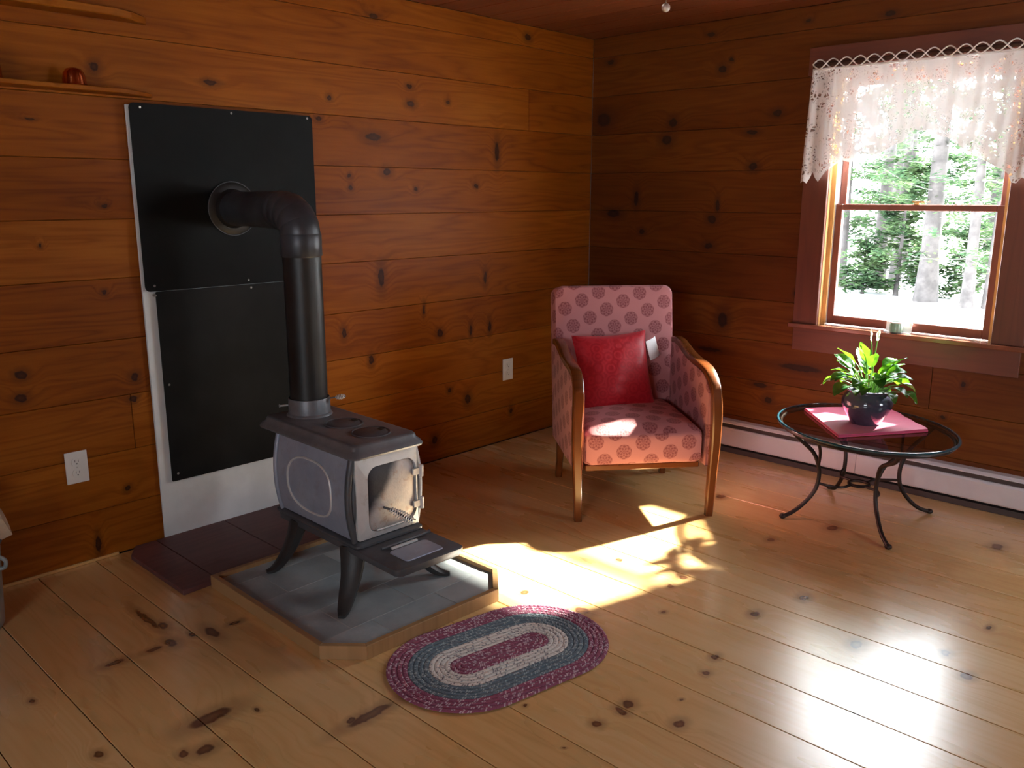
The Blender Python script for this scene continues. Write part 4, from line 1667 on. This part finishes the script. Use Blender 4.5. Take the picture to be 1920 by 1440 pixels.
def log(c, direction, length, label, half=.055, spin=0.):
    o = thing('firewood_log', label, 'log', c)
    d = Vector(direction).normalized()
    q = d.to_track_quat('X', 'Z').to_matrix().to_4x4() @ Matrix.Rotation(spin, 4, 'X')
    n = 9
    bm = new()
    sec = [(-half, -half * .8), (half, -half * .8), (half * .95, half * .2), (half * .55, half * .8), (0, half), (-half * .55, half * .8), (-half * .95, half * .2)]
    rings = []
    for k in range(n):
        f = k / (n - 1)
        w = 1 + .05 * math.sin(5 * f)
        rings.append([(-length * (1 - f), a * w, b * w + .004 * math.sin(7 * f)) for a, b in sec])
    loft(bm, rings)
    xform(bm, q)
    finish('log_body', bm, M_LOG, o)
    bm = new()
    sec2 = sec[2:]
    loft(bm, [[(-length * (1 - k / 8) - .004, a * 1.06, b * 1.06 + .002) for a, b in sec2] + [(-length * (1 - k / 8) - .004, a * .99, b * .99) for a, b in reversed(sec2)] for k in range(9)])
    xform(bm, q)
    finish('log_bark', bm, M_LOGB, o)
    return o


log((.300, -3.655, .375), (.25, .9, .28), .36, 'pale split log leaning out of the metal tub', .05, R(-60))
log((.180, -3.735, .450), (.2, .9, .35), .36, 'second split log propped above the pale one in the tub', .045, R(40))

# ------------------------------------------------------------------ outdoors: snow and trees
bm = new()
rs = random.Random(3)
N = 40
V = []
for i in range(N + 1):
    row = []
    for j in range(N + 1):
        x, y = -45 + 90 * i / N, -45 + 90 * j / N
        d = max(0, y - 5)
        row.append(bm.verts.new((x, y, -.5 + .03 * math.sin(x * .7) * math.sin(y * .6) + (.02 * max(0, y - 18)))))
    V.append(row)
for i in range(N):
    for j in range(N):
        bm.faces.new((V[i][j], V[i + 1][j], V[i + 1][j + 1], V[i][j + 1]))
sn = finish('snow_ground', bm, M_SNOW, smooth=True)
tag(sn, 'snow covered ground outside the window', kind='structure')


def tree(name, x, y, h, r, label, seed, fol, zlow=.2, spread=1.5, nbr=26, size=.16):
    rr = random.Random(seed)
    t = thing(name, label, 'tree', (x, y, -.5), 0, 'trees outside the window')
    bm = new()
    lean = (rr.uniform(-.02, .02), rr.uniform(-.02, .02))
    pts = [(lean[0] * h * k / 10, lean[1] * h * k / 10, -.06 + h * k / 10) for k in range(11)]
    tube(bm, pts, [r * (1.25 if k == 0 else 1) * (1 - .085 * k) for k in range(11)], 10)
    finish('trunk', bm, M_BARK, t, smooth=True)
    bm = new()
    fb = []
    for k in range(nbr):
        z = zlow + (h - zlow - .4) * (k / nbr) ** 1.25
        az = rr.uniform(0, 6.283)
        ln = spread * (1 - .72 * z / h) * rr.uniform(.55, 1.1)
        sag = rr.uniform(-.25, .12)
        p = [Vector((lean[0] * z, lean[1] * z, z))]
        for s_ in range(1, 7):
            f = s_ / 6
            wob = rr.uniform(-.06, .06)
            p.append(Vector((lean[0] * z + math.cos(az + wob) * ln * f, lean[1] * z + math.sin(az + wob) * ln * f, z + ln * (sag * f + .18 * f * f))))
        tube(bm, p, [.016 * (1 - .8 * i / 6) for i in range(7)], 4)
        fb.append(p)
        for s_ in (2, 3, 4):
            a2 = az + rr.choice((-1, 1)) * rr.uniform(.5, 1.0)
            l2 = ln * .4
            pe = p[s_] + Vector((math.cos(a2) * l2, math.sin(a2) * l2, rr.uniform(-.1, .15) * l2))
            tube(bm, [p[s_], (p[s_] + pe) / 2 + Vector((0, 0, .03)), pe], [.008, .006, .003], 4)
            fb.append([p[s_], (p[s_] + pe) / 2, pe])
    tag(finish('branches', bm, M_TWIG, t), kind='stuff')
    if fol:
        vs, fs = [], []
        for k in range(fol):
            p = rr.choice(fb)
            i = rr.randrange(1, len(p))
            f = rr.random()
            c = p[i - 1].lerp(p[i], f) + Vector((rr.gauss(0, .07), rr.gauss(0, .07), rr.gauss(0, .05)))
            a = rr.uniform(0, 6.283)
            d = Vector((math.cos(a), math.sin(a), rr.uniform(-.5, .3))).normalized()
            q = Vector((-d.y, d.x, rr.uniform(-.5, .5))).normalized()
            L_, w_ = size * rr.uniform(.6, 1.3), size * .26
            b = len(vs)
            vs += [c - d * L_ * .5, c + q * w_, c + d * L_ * .6, c - q * w_]
            fs.append((b, b + 1, b + 2, b + 3))
        me = bpy.data.meshes.new('needles')
        me.from_pydata([tuple(v) for v in vs], [], fs)
        me.materials.append(M_NEEDLE)
        o = bpy.data.objects.new('needles', me)
        COL.objects.link(o)
        o.parent = t
        tag(o, kind='stuff')


specs = [
    ('pine_tree', -1.97, 13.0, 8.5, .19, 'thick pine trunk seen right of the middle of the window', 2600, 1.9, 1.9, 34),
    ('pine_tree', -1.05, 12.36, 8.0, .105, 'slim grey trunk with pale dead branches near the right of the window', 700, .8, 1.3, 30),
    ('pine_tree', -.77, 12.5, 7.0, .07, 'thinnest trunk at the right edge of the window glass', 500, .7, 1.2, 26),
    ('pine_tree', -3.52, 14.6, 9.0, .16, 'dark trunk seen in the left third of the window', 1500, 1.6, 1.6, 30),
    ('pine_tree', -3.75, 16.3, 9.0, .12, 'farther thin trunk just right of the dark left trunk', 1200, 1.2, 1.6, 28),
    ('pine_tree', -4.15, 14.2, 8.0, .10, 'bare trunk at the left edge of the window glass', 900, 1.0, 1.3, 28),
    ('fir_sapling', -2.75, 13.6, 3.0, .05, 'bushy young fir filling the middle of the lower pane', 2600, .15, 1.0, 40),
    ('fir_sapling', -3.35, 13.4, 1.5, .035, 'low fir sapling on the snow at the left of the lower pane', 1100, .1, .75, 26),
    ('fir_sapling', -1.65, 14.2, 1.9, .035, 'low fir sapling between the thick trunk and the slim trunk', 1000, .1, .85, 26),
    ('pine_tree', -2.6, 19.5, 10., .16, 'pine standing far back behind the young fir', 2400, .6, 2.3, 34),
    ('pine_tree', -4.9, 20.0, 10., .16, 'pine standing far back behind the dark left trunk', 2400, .5, 2.3, 34),
    ('pine_tree', -1.0, 19.0, 10., .15, 'pine standing far back behind the slim right trunk', 2400, .5, 2.3, 34),
    ('pine_tree', .9, 16.5, 9., .13, 'pine at the far right beyond the window edge', 1400, .8, 1.8, 28),
    ('pine_tree', -6.2, 17.5, 9., .14, 'pine at the far left beyond the window edge', 1600, .8, 1.9, 28),
    ('pine_tree', -3.3, 23.5, 11., .18, 'rearmost pine in the gap above the low sapling', 2200, .4, 2.6, 34),
    ('pine_tree', -6.6, 24.0, 11., .18, 'rearmost pine at the left', 2200, .4, 2.6, 34),
    ('pine_tree', -1.5, 24.5, 11., .18, 'rearmost pine in the gap left of the slim trunk', 2200, .4, 2.6, 34),
    ('pine_tree', -4.6, 27.5, 12., .18, 'rearmost pine in the gap beside the dark left trunk', 2200, .4, 2.8, 34),
]
for i, (nm, x, y, h, r, lab, fol, zl, spr, nb) in enumerate(specs):
    tree(nm, x, y, h, r, lab, 50 + i, int(fol * 2.2), zl, spr, nb, .17 if y > 16 else .13)
